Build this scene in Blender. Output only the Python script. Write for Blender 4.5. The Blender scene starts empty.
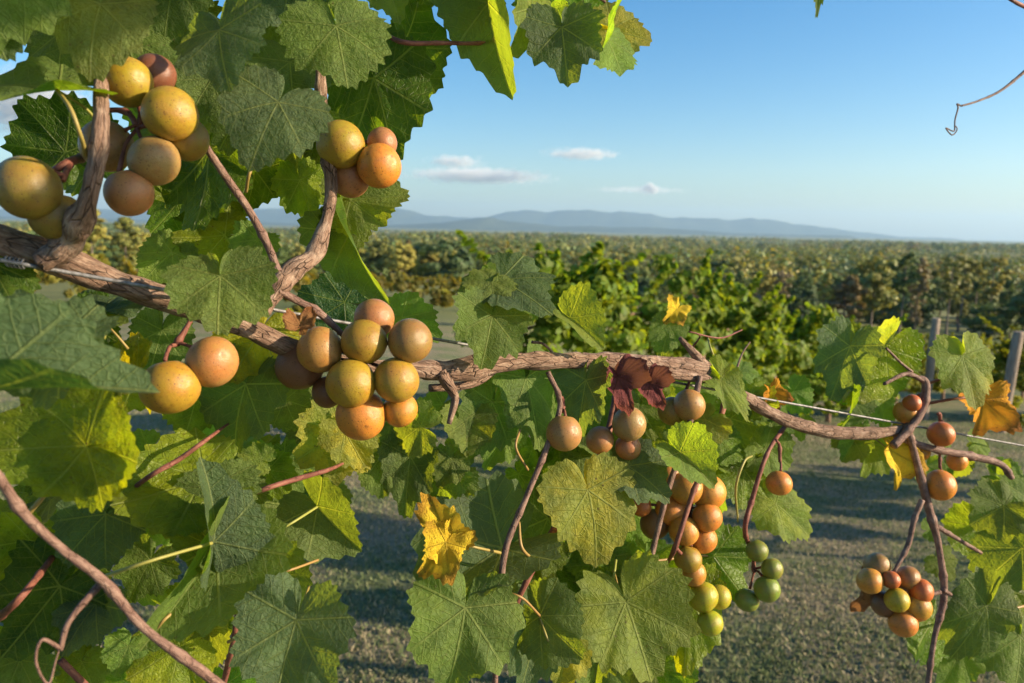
import bpy, math, random
import numpy as np
from mathutils import Vector, Matrix
R = math.radians
rnd = random.Random(7)
nrng = np.random.default_rng(11)

# ------------------------------------------------------------------ camera, sky, sun, exposure
W, H, FPX = 1024, 683, 760.0
HORIZON = 228.                       # row of the true horizon in the middle of the picture
PITCH = math.atan((341.5 - HORIZON) / FPX); ROLL = R(1.3)
CAMZ = 1.6
sc = bpy.context.scene
cd = bpy.data.cameras.new('camera'); cam = bpy.data.objects.new('camera', cd)
sc.collection.objects.link(cam); sc.camera = cam
cam.location = (0, 0, CAMZ); cam.rotation_euler = (Matrix.Rotation(R(90) - PITCH, 3, 'X') @ Matrix.Rotation(ROLL, 3, 'Z')).to_euler()
cd.sensor_width = 36; cd.lens = FPX / W * 36; cd.clip_start = 0.02; cd.clip_end = 120000
cd.dof.use_dof = True; cd.dof.focus_distance = 0.52; cd.dof.aperture_fstop = 12.5

SUN_AZ, SUN_EL = R(99), R(18)          # azimuth from +Y (view direction) towards +X (right)
world = bpy.data.worlds.new('World'); sc.world = world; world.use_nodes = True
wn = world.node_tree; wn.nodes.clear()
sky = wn.nodes.new('ShaderNodeTexSky'); sky.sky_type = 'NISHITA'; sky.sun_disc = False
sky.sun_elevation = SUN_EL; sky.sun_rotation = SUN_AZ; sky.altitude = 300
sky.air_density = 1.0; sky.dust_density = 1.4; sky.ozone_density = 2.4
bg = wn.nodes.new('ShaderNodeBackground'); bg.inputs[1].default_value = 0.096
wo = wn.nodes.new('ShaderNodeOutputWorld')
hs_ = wn.nodes.new('ShaderNodeHueSaturation'); hs_.inputs['Saturation'].default_value = 1.42
wn.links.new(sky.outputs[0], hs_.inputs['Color']); wn.links.new(hs_.outputs[0], bg.inputs[0]); wn.links.new(bg.outputs[0], wo.inputs[0])
sl = bpy.data.lights.new('sun', 'SUN'); so = bpy.data.objects.new('sun', sl); sc.collection.objects.link(so)
sl.energy = 5.0; sl.angle = R(0.55); sl.color = (1.0, 0.80, 0.56)
sdir = Vector((math.sin(SUN_AZ) * math.cos(SUN_EL), math.cos(SUN_AZ) * math.cos(SUN_EL), math.sin(SUN_EL)))
so.rotation_euler = sdir.to_track_quat('Z', 'Y').to_euler()
vs = sc.view_settings
vs.view_transform = 'Standard'; vs.look = 'None'; vs.gamma = 1; vs.use_curve_mapping = False; vs.exposure = 1.15
cy = sc.cycles
cy.max_bounces = 8; cy.diffuse_bounces = 4; cy.glossy_bounces = 2; cy.transmission_bounces = 5; cy.transparent_max_bounces = 6
cy.volume_bounces = 1

# ------------------------------------------------------------------ helpers
COL = sc.collection
def cam2world(v):
    x, y, z = v                                     # x right, y up, z towards the viewer
    x, y = x * math.cos(ROLL) - y * math.sin(ROLL), x * math.sin(ROLL) + y * math.cos(ROLL)
    c, s = math.cos(R(90) - PITCH), math.sin(R(90) - PITCH)
    return Vector((x, y * c - z * s, y * s + z * c))
def P(px, py, d):
    v = cam2world(((px - W / 2) / FPX * d, -(py - H / 2) / FPX * d, -d))
    return v + Vector((0, 0, CAMZ))
def D(px):
    return float(np.interp(px, [-80, 0, 200, 400, 560, 700, 800, 900, 1024], [.335, .36, .41, .49, .56, .64, .70, .76, .82]))
def tag(o, label=None, cat=None, group=None, kind=None):
    if label: o['label'] = label
    if cat: o['category'] = cat
    if group: o['group'] = group
    if kind: o['kind'] = kind
    return o
def link(o, parent=None):
    COL.objects.link(o)
    if parent is not None: o.parent = parent
    return o
def empty(name, loc):
    o = bpy.data.objects.new(name, None); o.location = loc; o.empty_display_size = .05
    return link(o)
def np_mesh(name, v, f, mat=None, smooth=False):
    """v (n,3), f (m,k) with a fixed k"""
    v = np.asarray(v, np.float32); f = np.asarray(f, np.int32)
    me = bpy.data.meshes.new(name)
    me.vertices.add(len(v)); me.vertices.foreach_set('co', v.ravel())
    m, k = f.shape
    me.loops.add(m * k); me.loops.foreach_set('vertex_index', f.ravel())
    me.polygons.add(m); me.polygons.foreach_set('loop_start', np.arange(0, m * k, k, dtype=np.int32))
    me.polygons.foreach_set('loop_total', np.full(m, k, np.int32))
    me.update(calc_edges=True)
    if smooth: me.polygons.foreach_set('use_smooth', np.ones(m, bool))
    if mat: me.materials.append(mat)
    return me
def add_obj(name, me, parent=None, loc=None):
    o = bpy.data.objects.new(name, me)
    if loc is not None: o.location = loc
    return link(o, parent)

# ---- node helper
class NT:
    def __init__(s, name):
        s.m = bpy.data.materials.new(name); s.m.use_nodes = True
        s.t = s.m.node_tree; s.t.nodes.clear()
        s.out = s.n('OutputMaterial')
    def n(s, typ, **kw):
        o = s.t.nodes.new('ShaderNode' + typ)
        for k, v in kw.items(): setattr(o, k, v)
        return o
    def l(s, a, b): s.t.links.new(a, b)
    def put(s, sock, val):
        if isinstance(val, bpy.types.NodeSocket): s.l(val, sock)
        elif val is not None:
            if sock.type == 'RGBA' and not isinstance(val, (int, float)) and len(val) == 3: val = (*val, 1)
            sock.default_value = val
    def math(s, op, a, b=None, c=None, clamp=False):
        o = s.n('Math', operation=op, use_clamp=clamp)
        for i, x in enumerate((a, b, c)):
            if x is not None: s.put(o.inputs[i], x)
        return o.outputs[0]
    def mix(s, fac, a, b, mode='MIX'):
        o = s.n('MixRGB', blend_type=mode)
        s.put(o.inputs[0], fac); s.put(o.inputs[1], a); s.put(o.inputs[2], b)
        return o.outputs[0]
    def step(s, x, lo, hi, a=0., b=1.):
        o = s.n('MapRange', interpolation_type='SMOOTHSTEP')
        s.put(o.inputs[0], x); s.put(o.inputs[1], lo); s.put(o.inputs[2], hi); s.put(o.inputs[3], a); s.put(o.inputs[4], b)
        return o.outputs[0]
    def noise(s, vec, scale, detail=3, rough=.55):
        o = s.n('TexNoise'); s.put(o.inputs['Vector'], vec); s.put(o.inputs['Scale'], scale)
        s.put(o.inputs['Detail'], detail); s.put(o.inputs['Roughness'], rough)
        return o.outputs[0]
    def vor(s, vec, scale, feature='F1'):
        o = s.n('TexVoronoi', feature=feature); s.put(o.inputs['Vector'], vec); s.put(o.inputs['Scale'], scale)
        return o.outputs[0]
    def ramp(s, fac, stops):
        o = s.n('ValToRGB'); s.put(o.inputs[0], fac)
        e = o.color_ramp.elements
        while len(e) < len(stops): e.new(.5)
        for x, (p, c) in zip(e, stops): x.position = p; x.color = (*c, 1)
        return o.outputs[0]
    def bump(s, h, strength=.4, dist=.001):
        o = s.n('Bump'); s.put(o.inputs['Height'], h); s.put(o.inputs['Strength'], strength); s.put(o.inputs['Distance'], dist)
        return o.outputs[0]
    def bsdf(s, color, rough=.6, spec=.4, normal=None, **kw):
        o = s.n('BsdfPrincipled'); s.put(o.inputs['Base Color'], color); s.put(o.inputs['Roughness'], rough)
        s.put(o.inputs['Specular IOR Level'], spec)
        if normal is not None: s.put(o.inputs['Normal'], normal)
        for k, v in kw.items(): s.put(o.inputs[k], v)
        return o.outputs[0]
    def done(s, shader): s.l(shader, s.out.inputs[0]); return s.m
    def attr(s, name):
        return s.n('Attribute', attribute_name=name)

# ------------------------------------------------------------------ materials
def leaf_material(name, per_island):
    t = NT(name)
    info = t.n('ObjectInfo'); geo = t.n('NewGeometry')
    uv = t.n('UVMap', uv_map='blade').outputs[0]
    vq = t.n('UVMap', uv_map='vein').outputs[0]
    sep = t.n('SeparateXYZ'); t.l(vq, sep.inputs[0])
    q, ta = sep.outputs[0], sep.outputs[1]
    rr = geo.outputs['Random Per Island'] if per_island else info.outputs['Random']
    offs = t.n('VectorMath', operation='ADD'); t.l(uv, offs.inputs[0])
    comb = t.n('CombineXYZ'); t.l(t.math('MULTIPLY', rr, 37.), comb.inputs[0]); t.l(t.math('MULTIPLY', rr, 91.), comb.inputs[2])
    t.l(comb.outputs[0], offs.inputs[1]); vec = offs.outputs[0]
    wob = t.noise(vec, 6., 2)
    # veins
    main = t.step(ta, .006, .018, 1., 0.)
    fr = t.math('FRACT', t.math('DIVIDE', t.math('ADD', q, t.math('MULTIPLY', wob, .05)), .17))
    d2 = t.math('ABSOLUTE', t.math('SUBTRACT', fr, .5))
    sec = t.math('MULTIPLY', t.step(d2, .015, .06, 1., 0.), t.step(ta, .05, .5, .65, .15))
    cell = t.vor(vec, 13., 'DISTANCE_TO_EDGE')
    ter = t.math('MULTIPLY', t.step(cell, .0, .07, 1., 0.), .3)
    vein = t.math('MAXIMUM', main, t.math('MAXIMUM', sec, ter), clamp=True)
    col = info.outputs['Color']; sick = info.outputs['Alpha']
    if per_island:
        hsv = t.n('HueSaturation'); t.put(hsv.inputs['Hue'], t.step(rr, 0, 1, .475, .515))
        t.put(hsv.inputs['Value'], t.step(t.math('FRACT', t.math('MULTIPLY', rr, 17.3)), 0, 1, .7, 1.5)); t.l(col, hsv.inputs['Color']); col = hsv.outputs[0]
    # broad mottling and yellow patches
    mot = t.noise(vec, 2.3, 4, .6)
    base = t.mix(t.step(mot, .3, .7), t.mix(.38, col, (0, 0, 0)), t.mix(.14, col, (.26, .30, .04)))
    patch = t.math('MULTIPLY', t.step(t.noise(vec, 1.6, 4, .65), .42, .62), sick)
    base = t.mix(t.math('MULTIPLY', patch, .75), base, t.mix(1, col, (2.5, 1.75, .5), 'MULTIPLY'))
    base = t.mix(t.math('MULTIPLY', vein, .72), base, t.mix(.6, col, (.33, .37, .11)))
    # spots, brown margins
    sp = t.vor(vec, 9.5)
    spot = t.math('MULTIPLY', t.step(sp, .1, .19, 1., 0.), t.step(t.noise(vec, 2.1, 2), .45, .62))
    spot = t.math('MULTIPLY', spot, t.math('ADD', t.math('MULTIPLY', sick, 1.2), .12, clamp=True), clamp=True)
    rad = t.n('VectorMath', operation='LENGTH'); t.l(uv, rad.inputs[0])
    edge = t.math('MULTIPLY', t.step(t.math('ADD', rad.outputs['Value'], t.math('MULTIPLY', mot, .5)), .88, 1.2), t.math('MULTIPLY', t.step(sick, .2, .9), .4))
    brown = (.07, .028, .018)
    base = t.mix(spot, base, brown)
    base = t.mix(t.math('MULTIPLY', edge, .7), base, (.20, .045, .016))
    # paler underside
    under = t.mix(.22, base, (.27, .32, .15))
    fin = t.mix(geo.outputs['Backfacing'], base, under)
    hgt = t.math('ADD', t.math('MULTIPLY', vein, -.55), t.math('ADD', t.math('MULTIPLY', t.noise(vec, 22., 3), .5), t.math('ADD', t.math('MULTIPLY', mot, .8), t.math('MULTIPLY', t.noise(vec, 8., 2), .9))))
    nb = t.bump(hgt, .85, .0021)
    pr = t.bsdf(fin, t.mix(geo.outputs['Backfacing'], (.37,) * 3, (.62,) * 3), .27, nb)
    tr = t.n('BsdfTranslucent'); t.l(t.mix(1, fin, (2.7, 2.35, .42), 'MULTIPLY'), tr.inputs[0]); t.l(nb, tr.inputs['Normal'])
    mx = t.n('MixShader'); mx.inputs[0].default_value = .54; t.l(pr, mx.inputs[1]); t.l(tr.outputs[0], mx.inputs[2])
    return t.done(mx.outputs[0])
M_LEAF = leaf_material('vine_leaf', False)
M_LEAFS = leaf_material('vine_leaf_mass', True)

def dry_material():
    t = NT('withered_leaf'); i = t.n('ObjectInfo'); geo = t.n('NewGeometry')
    uv = t.n('UVMap', uv_map='blade').outputs[0]; vq = t.n('UVMap', uv_map='vein').outputs[0]
    sep = t.n('SeparateXYZ'); t.l(vq, sep.inputs[0])
    mainv = t.step(sep.outputs[1], .006, .02, 1., 0.)
    n = t.noise(uv, 2.6, 5, .65); n2 = t.noise(uv, 9., 4, .65)
    c = t.mix(t.step(n, .35, .65, 0, .45), i.outputs['Color'], t.mix(1, i.outputs['Color'], (.7, .5, .6), 'MULTIPLY'))
    rad = t.n('VectorMath', operation='LENGTH'); t.l(uv, rad.inputs[0])
    e = t.step(t.math('ADD', rad.outputs['Value'], t.math('MULTIPLY', n, .7)), .92, 1.25)
    c = t.mix(t.math('MULTIPLY', t.math('MULTIPLY', e, i.outputs['Alpha']), .8), c, (.24, .06, .025))
    sp = t.math('MULTIPLY', t.step(t.vor(uv, 8.), .1, .26, 1, 0), t.step(n2, .42, .58))
    c = t.mix(t.math('MULTIPLY', sp, .8), c, (.09, .03, .016))
    c = t.mix(t.math('MULTIPLY', mainv, .5), c, t.mix(.5, i.outputs['Color'], (.10, .05, .03)))
    nb = t.bump(t.math('ADD', t.noise(uv, 18., 4, .6), t.math('ADD', n, t.math('MULTIPLY', mainv, -.5))), .9, .003)
    pr = t.bsdf(c, .7, .15, nb); tr = t.n('BsdfTranslucent'); t.l(t.mix(.2, c, (.5, .3, .05)), tr.inputs[0])
    mx = t.n('MixShader'); mx.inputs[0].default_value = .3; t.l(pr, mx.inputs[1]); t.l(tr.outputs[0], mx.inputs[2])
    return t.done(mx.outputs[0])
M_DRY = dry_material()

def stalk_material():
    t = NT('leaf_stalk'); i = t.n('ObjectInfo')
    c = t.mix(t.math('MULTIPLY', i.outputs['Random'], .8), (.24, .26, .05), (.30, .15, .06))
    return t.done(t.bsdf(c, .5, .4))
M_STALK = stalk_material()

def bark_material(name, c0, c1, c2, scale, bump, dist, rough=.85, stretch=.13):
    t = NT(name); a = t.attr('tube').outputs['Vector']
    warp = t.n('VectorMath', operation='ADD'); t.l(a, warp.inputs[0])
    wn_ = t.n('TexNoise'); t.l(a, wn_.inputs['Vector']); wn_.inputs['Scale'].default_value = scale * .16; wn_.inputs['Detail'].default_value = 3
    ws = t.n('VectorMath', operation='SCALE'); t.l(wn_.outputs['Color'], ws.inputs[0]); ws.inputs['Scale'].default_value = 1.6 / scale; t.l(ws.outputs[0], warp.inputs[1])
    mp = t.n('Mapping'); t.l(warp.outputs[0], mp.inputs[0]); mp.inputs['Scale'].default_value = (1, 1, stretch)
    n1 = t.noise(mp.outputs[0], scale, 7, .68)
    n2 = t.noise(a, scale * .16, 5, .62); n3 = t.noise(a, scale * 1.3, 3, .7)
    mp2 = t.n('Mapping'); t.l(warp.outputs[0], mp2.inputs[0]); mp2.inputs['Scale'].default_value = (1, 1, stretch * 1.8)
    v = t.vor(mp2.outputs[0], scale * .55, 'DISTANCE_TO_EDGE')
    c = t.ramp(n1, [(.25, c0), (.48, c1), (.75, c2)])
    c = t.mix(t.step(n2, .45, .66, 0, .75), c, t.mix(.45, c1, c0))
    c = t.mix(t.step(n2, .30, .44, .55, 0), c, c2)
    c = t.mix(t.step(n3, .62, .74, 0, .6), c, t.mix(.5, c0, (0, 0, 0)))
    crack = t.math('MULTIPLY', t.step(v, .0, .06, 1, 0), t.step(n2, .35, .6))
    c = t.mix(t.math('MULTIPLY', crack, .6), c, t.mix(.6, c0, (0, 0, 0)))
    h = t.math('ADD', t.math('MULTIPLY', n1, 1.2), t.math('ADD', t.math('MULTIPLY', crack, -.8), t.math('MULTIPLY', n2, 1.5)))
    return t.done(t.bsdf(c, rough, .2, t.bump(h, bump, dist)))
M_BARK = bark_material('old_bark', (.065, .036, .025), (.26, .165, .115), (.47, .355, .27), 560., 1., .002)
M_CANE = bark_material('young_cane', (.085, .045, .035), (.19, .112, .085), (.33, .23, .175), 620., .8, .0008, .6, .2)
M_RED = bark_material('red_shoot', (.10, .035, .028), (.19, .07, .05), (.30, .14, .09), 620., .5, .0005, .55, .2)

def grape_material():
    t = NT('grape_skin'); i = t.n('ObjectInfo'); tc = t.n('TexCoord').outputs['Object']
    of = t.n('VectorMath', operation='ADD'); t.l(tc, of.inputs[0])
    cb = t.n('CombineXYZ'); t.l(t.math('MULTIPLY', i.outputs['Random'], 53.), cb.inputs[0]); t.l(t.math('MULTIPLY', i.outputs['Random'], 17.), cb.inputs[1])
    t.l(cb.outputs[0], of.inputs[1]); v = of.outputs[0]
    c = i.outputs['Color']
    n = t.noise(v, 1.1, 4, .6)
    c = t.mix(t.step(n, .38, .68, 0, .6), c, t.mix(1, c, (1.08, .72, .6), 'MULTIPLY'))
    c = t.mix(t.step(t.noise(v, 4., 5, .7), .45, .75, 0, .4), c, (.16, .075, .025))
    sp = t.vor(v, 7.5)
    c = t.mix(t.math('MULTIPLY', t.step(sp, .10, .22, 1, 0), t.step(t.noise(v, 3., 1), .3, .55, .45, 1.)), c, (.07, .026, .01))
    sc_ = t.math('MULTIPLY', t.step(t.vor(v, 1.5), .06, .17, 1, 0), t.step(t.noise(v, 9., 3), .4, .6))
    c = t.mix(t.math('MULTIPLY', sc_, .75), c, (.09, .035, .015))
    bl = t.noise(v, 2.2, 5, .65)
    c = t.mix(t.step(bl, .5, .8, 0, .16), c, (.36, .27, .17))
    fine = t.vor(v, 22.); c = t.mix(t.math('MULTIPLY', t.step(fine, .12, .3, 1, 0), t.step(n, .3, .6, .1, .45)), c, (.17, .08, .03))
    sz = t.n('SeparateXYZ'); t.l(tc, sz.inputs[0]); c = t.mix(t.step(sz.outputs[2], -.966, -.962, .7, 0), c, (.08, .035, .02))
    nb = t.bump(t.math('ADD', t.noise(v, 26., 3), t.math('MULTIPLY', sp, .3)), .16, .05)
    return t.done(t.bsdf(c, t.step(bl, .3, .7, .30, .48), .45, nb, **{'Subsurface Weight': .45, 'Subsurface Scale': .005, 'Subsurface Radius': (1., .5, .2)}))
M_GRAPE = grape_material()

def wire_material():
    t = NT('galvanised_wire'); a = t.attr('tube').outputs['Vector']
    c = t.ramp(t.noise(a, 260., 4), [(.35, (.10, .095, .09)), (.6, (.22, .22, .225))])
    return t.done(t.bsdf(c, .55, .4, t.bump(t.noise(a, 700., 3), .3, .0004), Metallic=.3))
M_WIRE = wire_material()

def canopy_material(name, sat=1., attr=None, trans=.2):
    t = NT(name); i = t.attr(attr) if attr else t.n('ObjectInfo'); g = t.n('NewGeometry')
    rr = g.outputs['Random Per Island']
    hs = t.n('HueSaturation'); t.put(hs.inputs['Hue'], t.step(rr, 0, 1, .48, .52)); t.put(hs.inputs['Saturation'], sat)
    t.put(hs.inputs['Value'], t.step(t.math('FRACT', t.math('MULTIPLY', rr, 23.7)), 0, 1, .82, 1.18)); t.l(i.outputs['Color'], hs.inputs['Color'])
    c = hs.outputs[0]
    d = t.bsdf(c, .55, .25)
    tr = t.n('BsdfTranslucent'); t.l(t.mix(1, c, (2.0, 1.7, .6), 'MULTIPLY'), tr.inputs[0])
    mx = t.n('MixShader'); mx.inputs[0].default_value = trans; t.l(d, mx.inputs[1]); t.l(tr.outputs[0], mx.inputs[2])
    return t.done(mx.outputs[0])
M_CANOPY = canopy_material('distant_foliage'); M_ROW = canopy_material('row_vine_leaves', 1., None, .48); M_WOOD = canopy_material('far_wood_foliage', 1., 'tone')
def trunk_material():
    t = NT('tree_trunk'); tc = t.n('TexCoord').outputs['Object']
    return t.done(t.bsdf(t.ramp(t.noise(tc, 3., 4), [(.3, (.09, .07, .055)), (.7, (.26, .22, .18))]), .9, .2))
M_TRUNK = trunk_material()
def post_material():
    t = NT('weathered_post'); tc = t.n('TexCoord').outputs['Object']
    mp = t.n('Mapping'); t.l(tc, mp.inputs[0]); mp.inputs['Scale'].default_value = (1, 1, .08)
    n = t.noise(mp.outputs[0], 60., 5, .6)
    return t.done(t.bsdf(t.ramp(n, [(.3, (.17, .13, .10)), (.7, (.42, .35, .28))]), .9, .2, t.bump(n, .6, .004)))
M_POST = post_material()

def ground_material():
    t = NT('mown_grass'); g = t.n('NewGeometry').outputs['Position']
    n1 = t.noise(g, .9, 4, .6); n2 = t.noise(g, 14., 5, .65); n3 = t.noise(g, 95., 4, .7); nf = t.noise(g, .012, 5, .6)
    green = t.mix(t.step(n2, .3, .7), (.125, .165, .07), (.17, .20, .085))
    straw = t.mix(t.step(n3, .3, .7), (.21, .175, .105), (.33, .28, .18))
    near = t.mix(t.step(t.math('ADD', t.math('MULTIPLY', n1, .6), t.math('MULTIPLY', n2, .4)), .38, .6), green, straw)
    far = t.mix(t.step(nf, .35, .65), (.12, .145, .05), (.25, .235, .09))
    sp = t.n('VectorMath', operation='LENGTH'); t.l(g, sp.inputs[0])
    c = t.mix(t.step(sp.outputs['Value'], 14., 40.), near, far)
    return t.done(t.bsdf(c, .95, .1, t.bump(t.math('ADD', n3, n2), .8, .02)))
M_GROUND = ground_material()
def blade_material():
    t = NT('grass_blades'); g = t.n('NewGeometry'); p = g.outputs['Position']
    r_ = g.outputs['Random Per Island']
    n1 = t.math('ADD', t.math('MULTIPLY', t.noise(p, .9, 4, .6), .7), t.math('MULTIPLY', r_, .3))
    c = t.mix(t.step(n1, .42, .68), t.mix(r_, (.14, .185, .075), (.18, .215, .09)), t.mix(r_, (.30, .25, .16), (.38, .325, .215)))
    d = t.bsdf(c, .7, .2); tr = t.n('BsdfTranslucent'); t.l(c, tr.inputs[0])
    mx = t.n('MixShader'); mx.inputs[0].default_value = .3; t.l(d, mx.inputs[1]); t.l(tr.outputs[0], mx.inputs[2])
    return t.done(mx.outputs[0])
M_BLADE = blade_material()
def hill_material():
    t = NT('wooded_hills'); g = t.n('NewGeometry').outputs['Position']
    return t.done(t.bsdf(t.ramp(t.noise(g, .0016, 6, .65), [(.35, (.035, .05, .025)), (.65, (.075, .09, .045))]), .95, .1))
M_HILL = hill_material()

# ------------------------------------------------------------------ ground
DS = [0, 3, 7.5, 12, 20, 40, 80, 150, 250, 500, 1500, 5000, 30000]
ZR = [0, -.12, -.6, -1.35, -2.6, -5.6, -11, -17, -22, -26, -32, -40, -55]
ZL = [0, -.12, -.5, -.9, -1.35, -2.7, -5.6, -10, -15, -22, -31, -40, -55]
def gz(x, y):
    x = np.asarray(x, float); y = np.asarray(y, float)
    d = np.sqrt(np.maximum(y, 0) ** 2 + (.45 * x) ** 2)
    a = np.clip((x / np.maximum(d, .5) + .12) / .4, 0, 1); a = a * a * (3 - 2 * a)
    z = np.interp(d, DS, ZL) * (1 - a) + np.interp(d, DS, ZR) * a
    return z + .012 * np.sin(2.1 * x + .7) * np.sin(1.7 * y) * np.clip(d / 3, 0, 1)
def build_ground():
    rs = np.concatenate([[0], np.geomspace(.4, 30000, 165)]); na = 240
    th = np.linspace(0, 2 * np.pi, na, endpoint=False)
    x = np.outer(rs[1:], np.sin(th)).ravel(); y = np.outer(rs[1:], np.cos(th)).ravel()
    v = np.stack([x, y, gz(x, y)], 1); v = np.vstack([v, [[0, 0, 0]]])
    nr = len(rs) - 1; i, j = np.meshgrid(np.arange(nr - 1), np.arange(na), indexing='ij')
    j2 = (j + 1) % na
    f = np.stack([i * na + j, (i + 1) * na + j, (i + 1) * na + j2, i * na + j2], -1).reshape(-1, 4)[:, ::-1]
    c = len(v) - 1
    f3 = np.stack([np.arange(na), (np.arange(na) + 1) % na, np.full(na, c), np.full(na, c)], 1)
    me = bpy.data.meshes.new('ground')
    me.from_pydata(v.tolist(), [], f.tolist() + [[int(a), int(c), int(b)] for a, b, c, _ in f3])
    me.polygons.foreach_set('use_smooth', np.ones(len(me.polygons), bool)); me.materials.append(M_GROUND)
    tag(add_obj('ground', me), kind='structure')
build_ground()

def build_grass():
    n = 170000
    px = nrng.uniform(-20, 1044, n)
    d = 2.3 + 12.5 * nrng.random(n) ** 1.7
    x = (px - 512) / FPX * d; y = d
    z = gz(x, y)
    h = nrng.uniform(.010, .024, n) * (1 + .4 * (nrng.random(n) > .93)); w = nrng.uniform(.002, .0045, n) * (1 + d * .12)
    a = nrng.uniform(0, 2 * np.pi, n); l = nrng.uniform(0, 2 * np.pi, n); b = h * nrng.uniform(.2, 1.3, n)
    dx, dy = np.cos(a) * w, np.sin(a) * w
    lx, ly = np.cos(l) * b, np.sin(l) * b
    v = np.stack([np.stack([x - dx, y - dy, z - .004], 1), np.stack([x + dx, y + dy, z - .004], 1),
                  np.stack([x + lx * .4 + dx * .7, y + ly * .4 + dy * .7, z + h * .6], 1), np.stack([x + lx, y + ly, z + h], 1)], 1).reshape(-1, 3)
    f = np.arange(n * 4).reshape(-1, 4)
    tag(add_obj('grass', np_mesh('grass', v, f, M_BLADE)), 'short mown grass and straw litter between the vine rows', 'grass', kind='stuff')
build_grass()

# ------------------------------------------------------------------ far hills
def ridge(name, dist, prof, depth, seed):
    """heightfield ridge: prof = [(px, py of the crest)] gives the crest's elevation at its distance"""
    rg = np.random.default_rng(seed)
    pxs = np.linspace(prof[0][0], prof[-1][0], 260)
    cy_ = np.interp(pxs, [p[0] for p in prof], [p[1] for p in prof])
    k = np.arange(len(pxs))
    wig = sum(a * np.sin(k * f_ + rg.uniform(0, 6.3)) for a, f_ in [(1.4, .11), (1.2, .23), (.8, .47), (.5, .95), (.3, 1.8)])
    rise = HORIZON + (pxs - 512) * math.tan(ROLL) - cy_
    el = np.maximum(rise + wig * np.clip(rise / 12, 0, 1), 0) / FPX * dist
    rows = 13; V = []
    for r_ in range(rows):
        s = (r_ - 6) / 6.
        prof_s = np.cos(s * np.pi / 2) ** 1.1 if abs(s) < 1 else 0
        yy = dist + s * depth
        und = 1 + .25 * np.sin(k * .17 + r_ * 1.3 + seed) * (abs(s) > .05)
        x = (pxs - 512) / FPX * dist * (1 + .0) + s * depth * .15
        V.append(np.stack([x, np.full_like(x, yy) + 300 * np.sin(k * .06 + seed), -90 + (el + 90) * prof_s * und ** (abs(s))], 1))
    n = len(pxs); v = np.concatenate(V)
    i, j = np.meshgrid(np.arange(rows - 1), np.arange(n - 1), indexing='ij')
    f = np.stack([i * n + j, i * n + j + 1, (i + 1) * n + j + 1, (i + 1) * n + j], -1).reshape(-1, 4)
    tag(add_obj(name, np_mesh(name, v, f, M_HILL, True)), kind='structure')
ridge('mountain_ridge', 21000, [(-230, 216), (-100, 214), (60, 209), (250, 213), (330, 206), (400, 210), (470, 217), (520, 212), (580, 211), (640, 215), (690, 216), (740, 219), (790, 224), (830, 230), (880, 236), (930, 241)], 2600, 3)
ridge('foothills', 14000, [(-230, 234), (0, 229), (200, 230), (380, 226), (440, 223), (490, 219), (520, 222), (560, 226), (640, 227), (700, 231), (760, 235), (830, 241)], 1700, 8)

# ------------------------------------------------------------------ trees
def quads_at(c, n, nrm_up, size, out=None):
    """leaf clump quads: c (n,3) centres"""
    a = nrng.normal(size=(n, 3)) * (1 if out is None else .33); a[:, 2] += nrm_up
    if out is not None: a += out
    a /= np.linalg.norm(a, axis=1)[:, None]
    b = np.cross(a, nrng.normal(size=(n, 3))); b /= np.linalg.norm(b, axis=1)[:, None]
    t_ = np.cross(a, b); s = (size * nrng.uniform(.6, 1.4, n))[:, None]
    k = nrng.uniform(.55, 1., (n, 1))
    v = np.stack([c - b * s, c - t_ * s * k, c + b * s, c + t_ * s * k], 1).reshape(-1, 3)
    return v
def crown_points(kind, h, nclump, per):
    C, O = [], []
    for _ in range(nclump):
        if kind == 'broad':
            u = nrng.normal(size=3); u /= np.linalg.norm(u); rr = nrng.random() ** .4
            c = np.array([u[0] * .33, u[1] * .33, .58 + u[2] * .40]) * rr + np.array([0, 0, .58]) * (1 - rr); r = .085
        elif kind == 'pine':
            zz = .52 + .46 * nrng.random(); w = .17 * math.sin(math.pi * min(1, (1.03 - zz) / .55) ** .8) + .02
            a = nrng.uniform(0, 6.28); q = w * nrng.random() ** .5
            c = np.array([math.cos(a) * q, math.sin(a) * q, zz]); r = .045
        elif kind == 'slim':
            zz = .2 + .78 * nrng.random(); w = .13 * math.sin(math.pi * min(.98, (zz - .12) / .9)) + .015
            a = nrng.uniform(0, 6.28); q = w * nrng.random() ** .5
            c = np.array([math.cos(a) * q, math.sin(a) * q, zz]); r = .05
        else:
            u = nrng.normal(size=3); u /= np.linalg.norm(u); rr = nrng.random() ** .35
            c = np.array([u[0] * .52, u[1] * .52, .46 + u[2] * .42 * rr]) ; r = .12
        p = nrng.normal(size=(per, 3)); p /= np.linalg.norm(p, axis=1)[:, None]; p *= (nrng.random((per, 1)) ** .4) * r
        C.append(c + p * [1, 1, .7]); ax = c * [1, 1, 0] ; O.append(p / r * .9 + ax * 2.)
    return np.concatenate(C) * h, np.concatenate(O)
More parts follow.
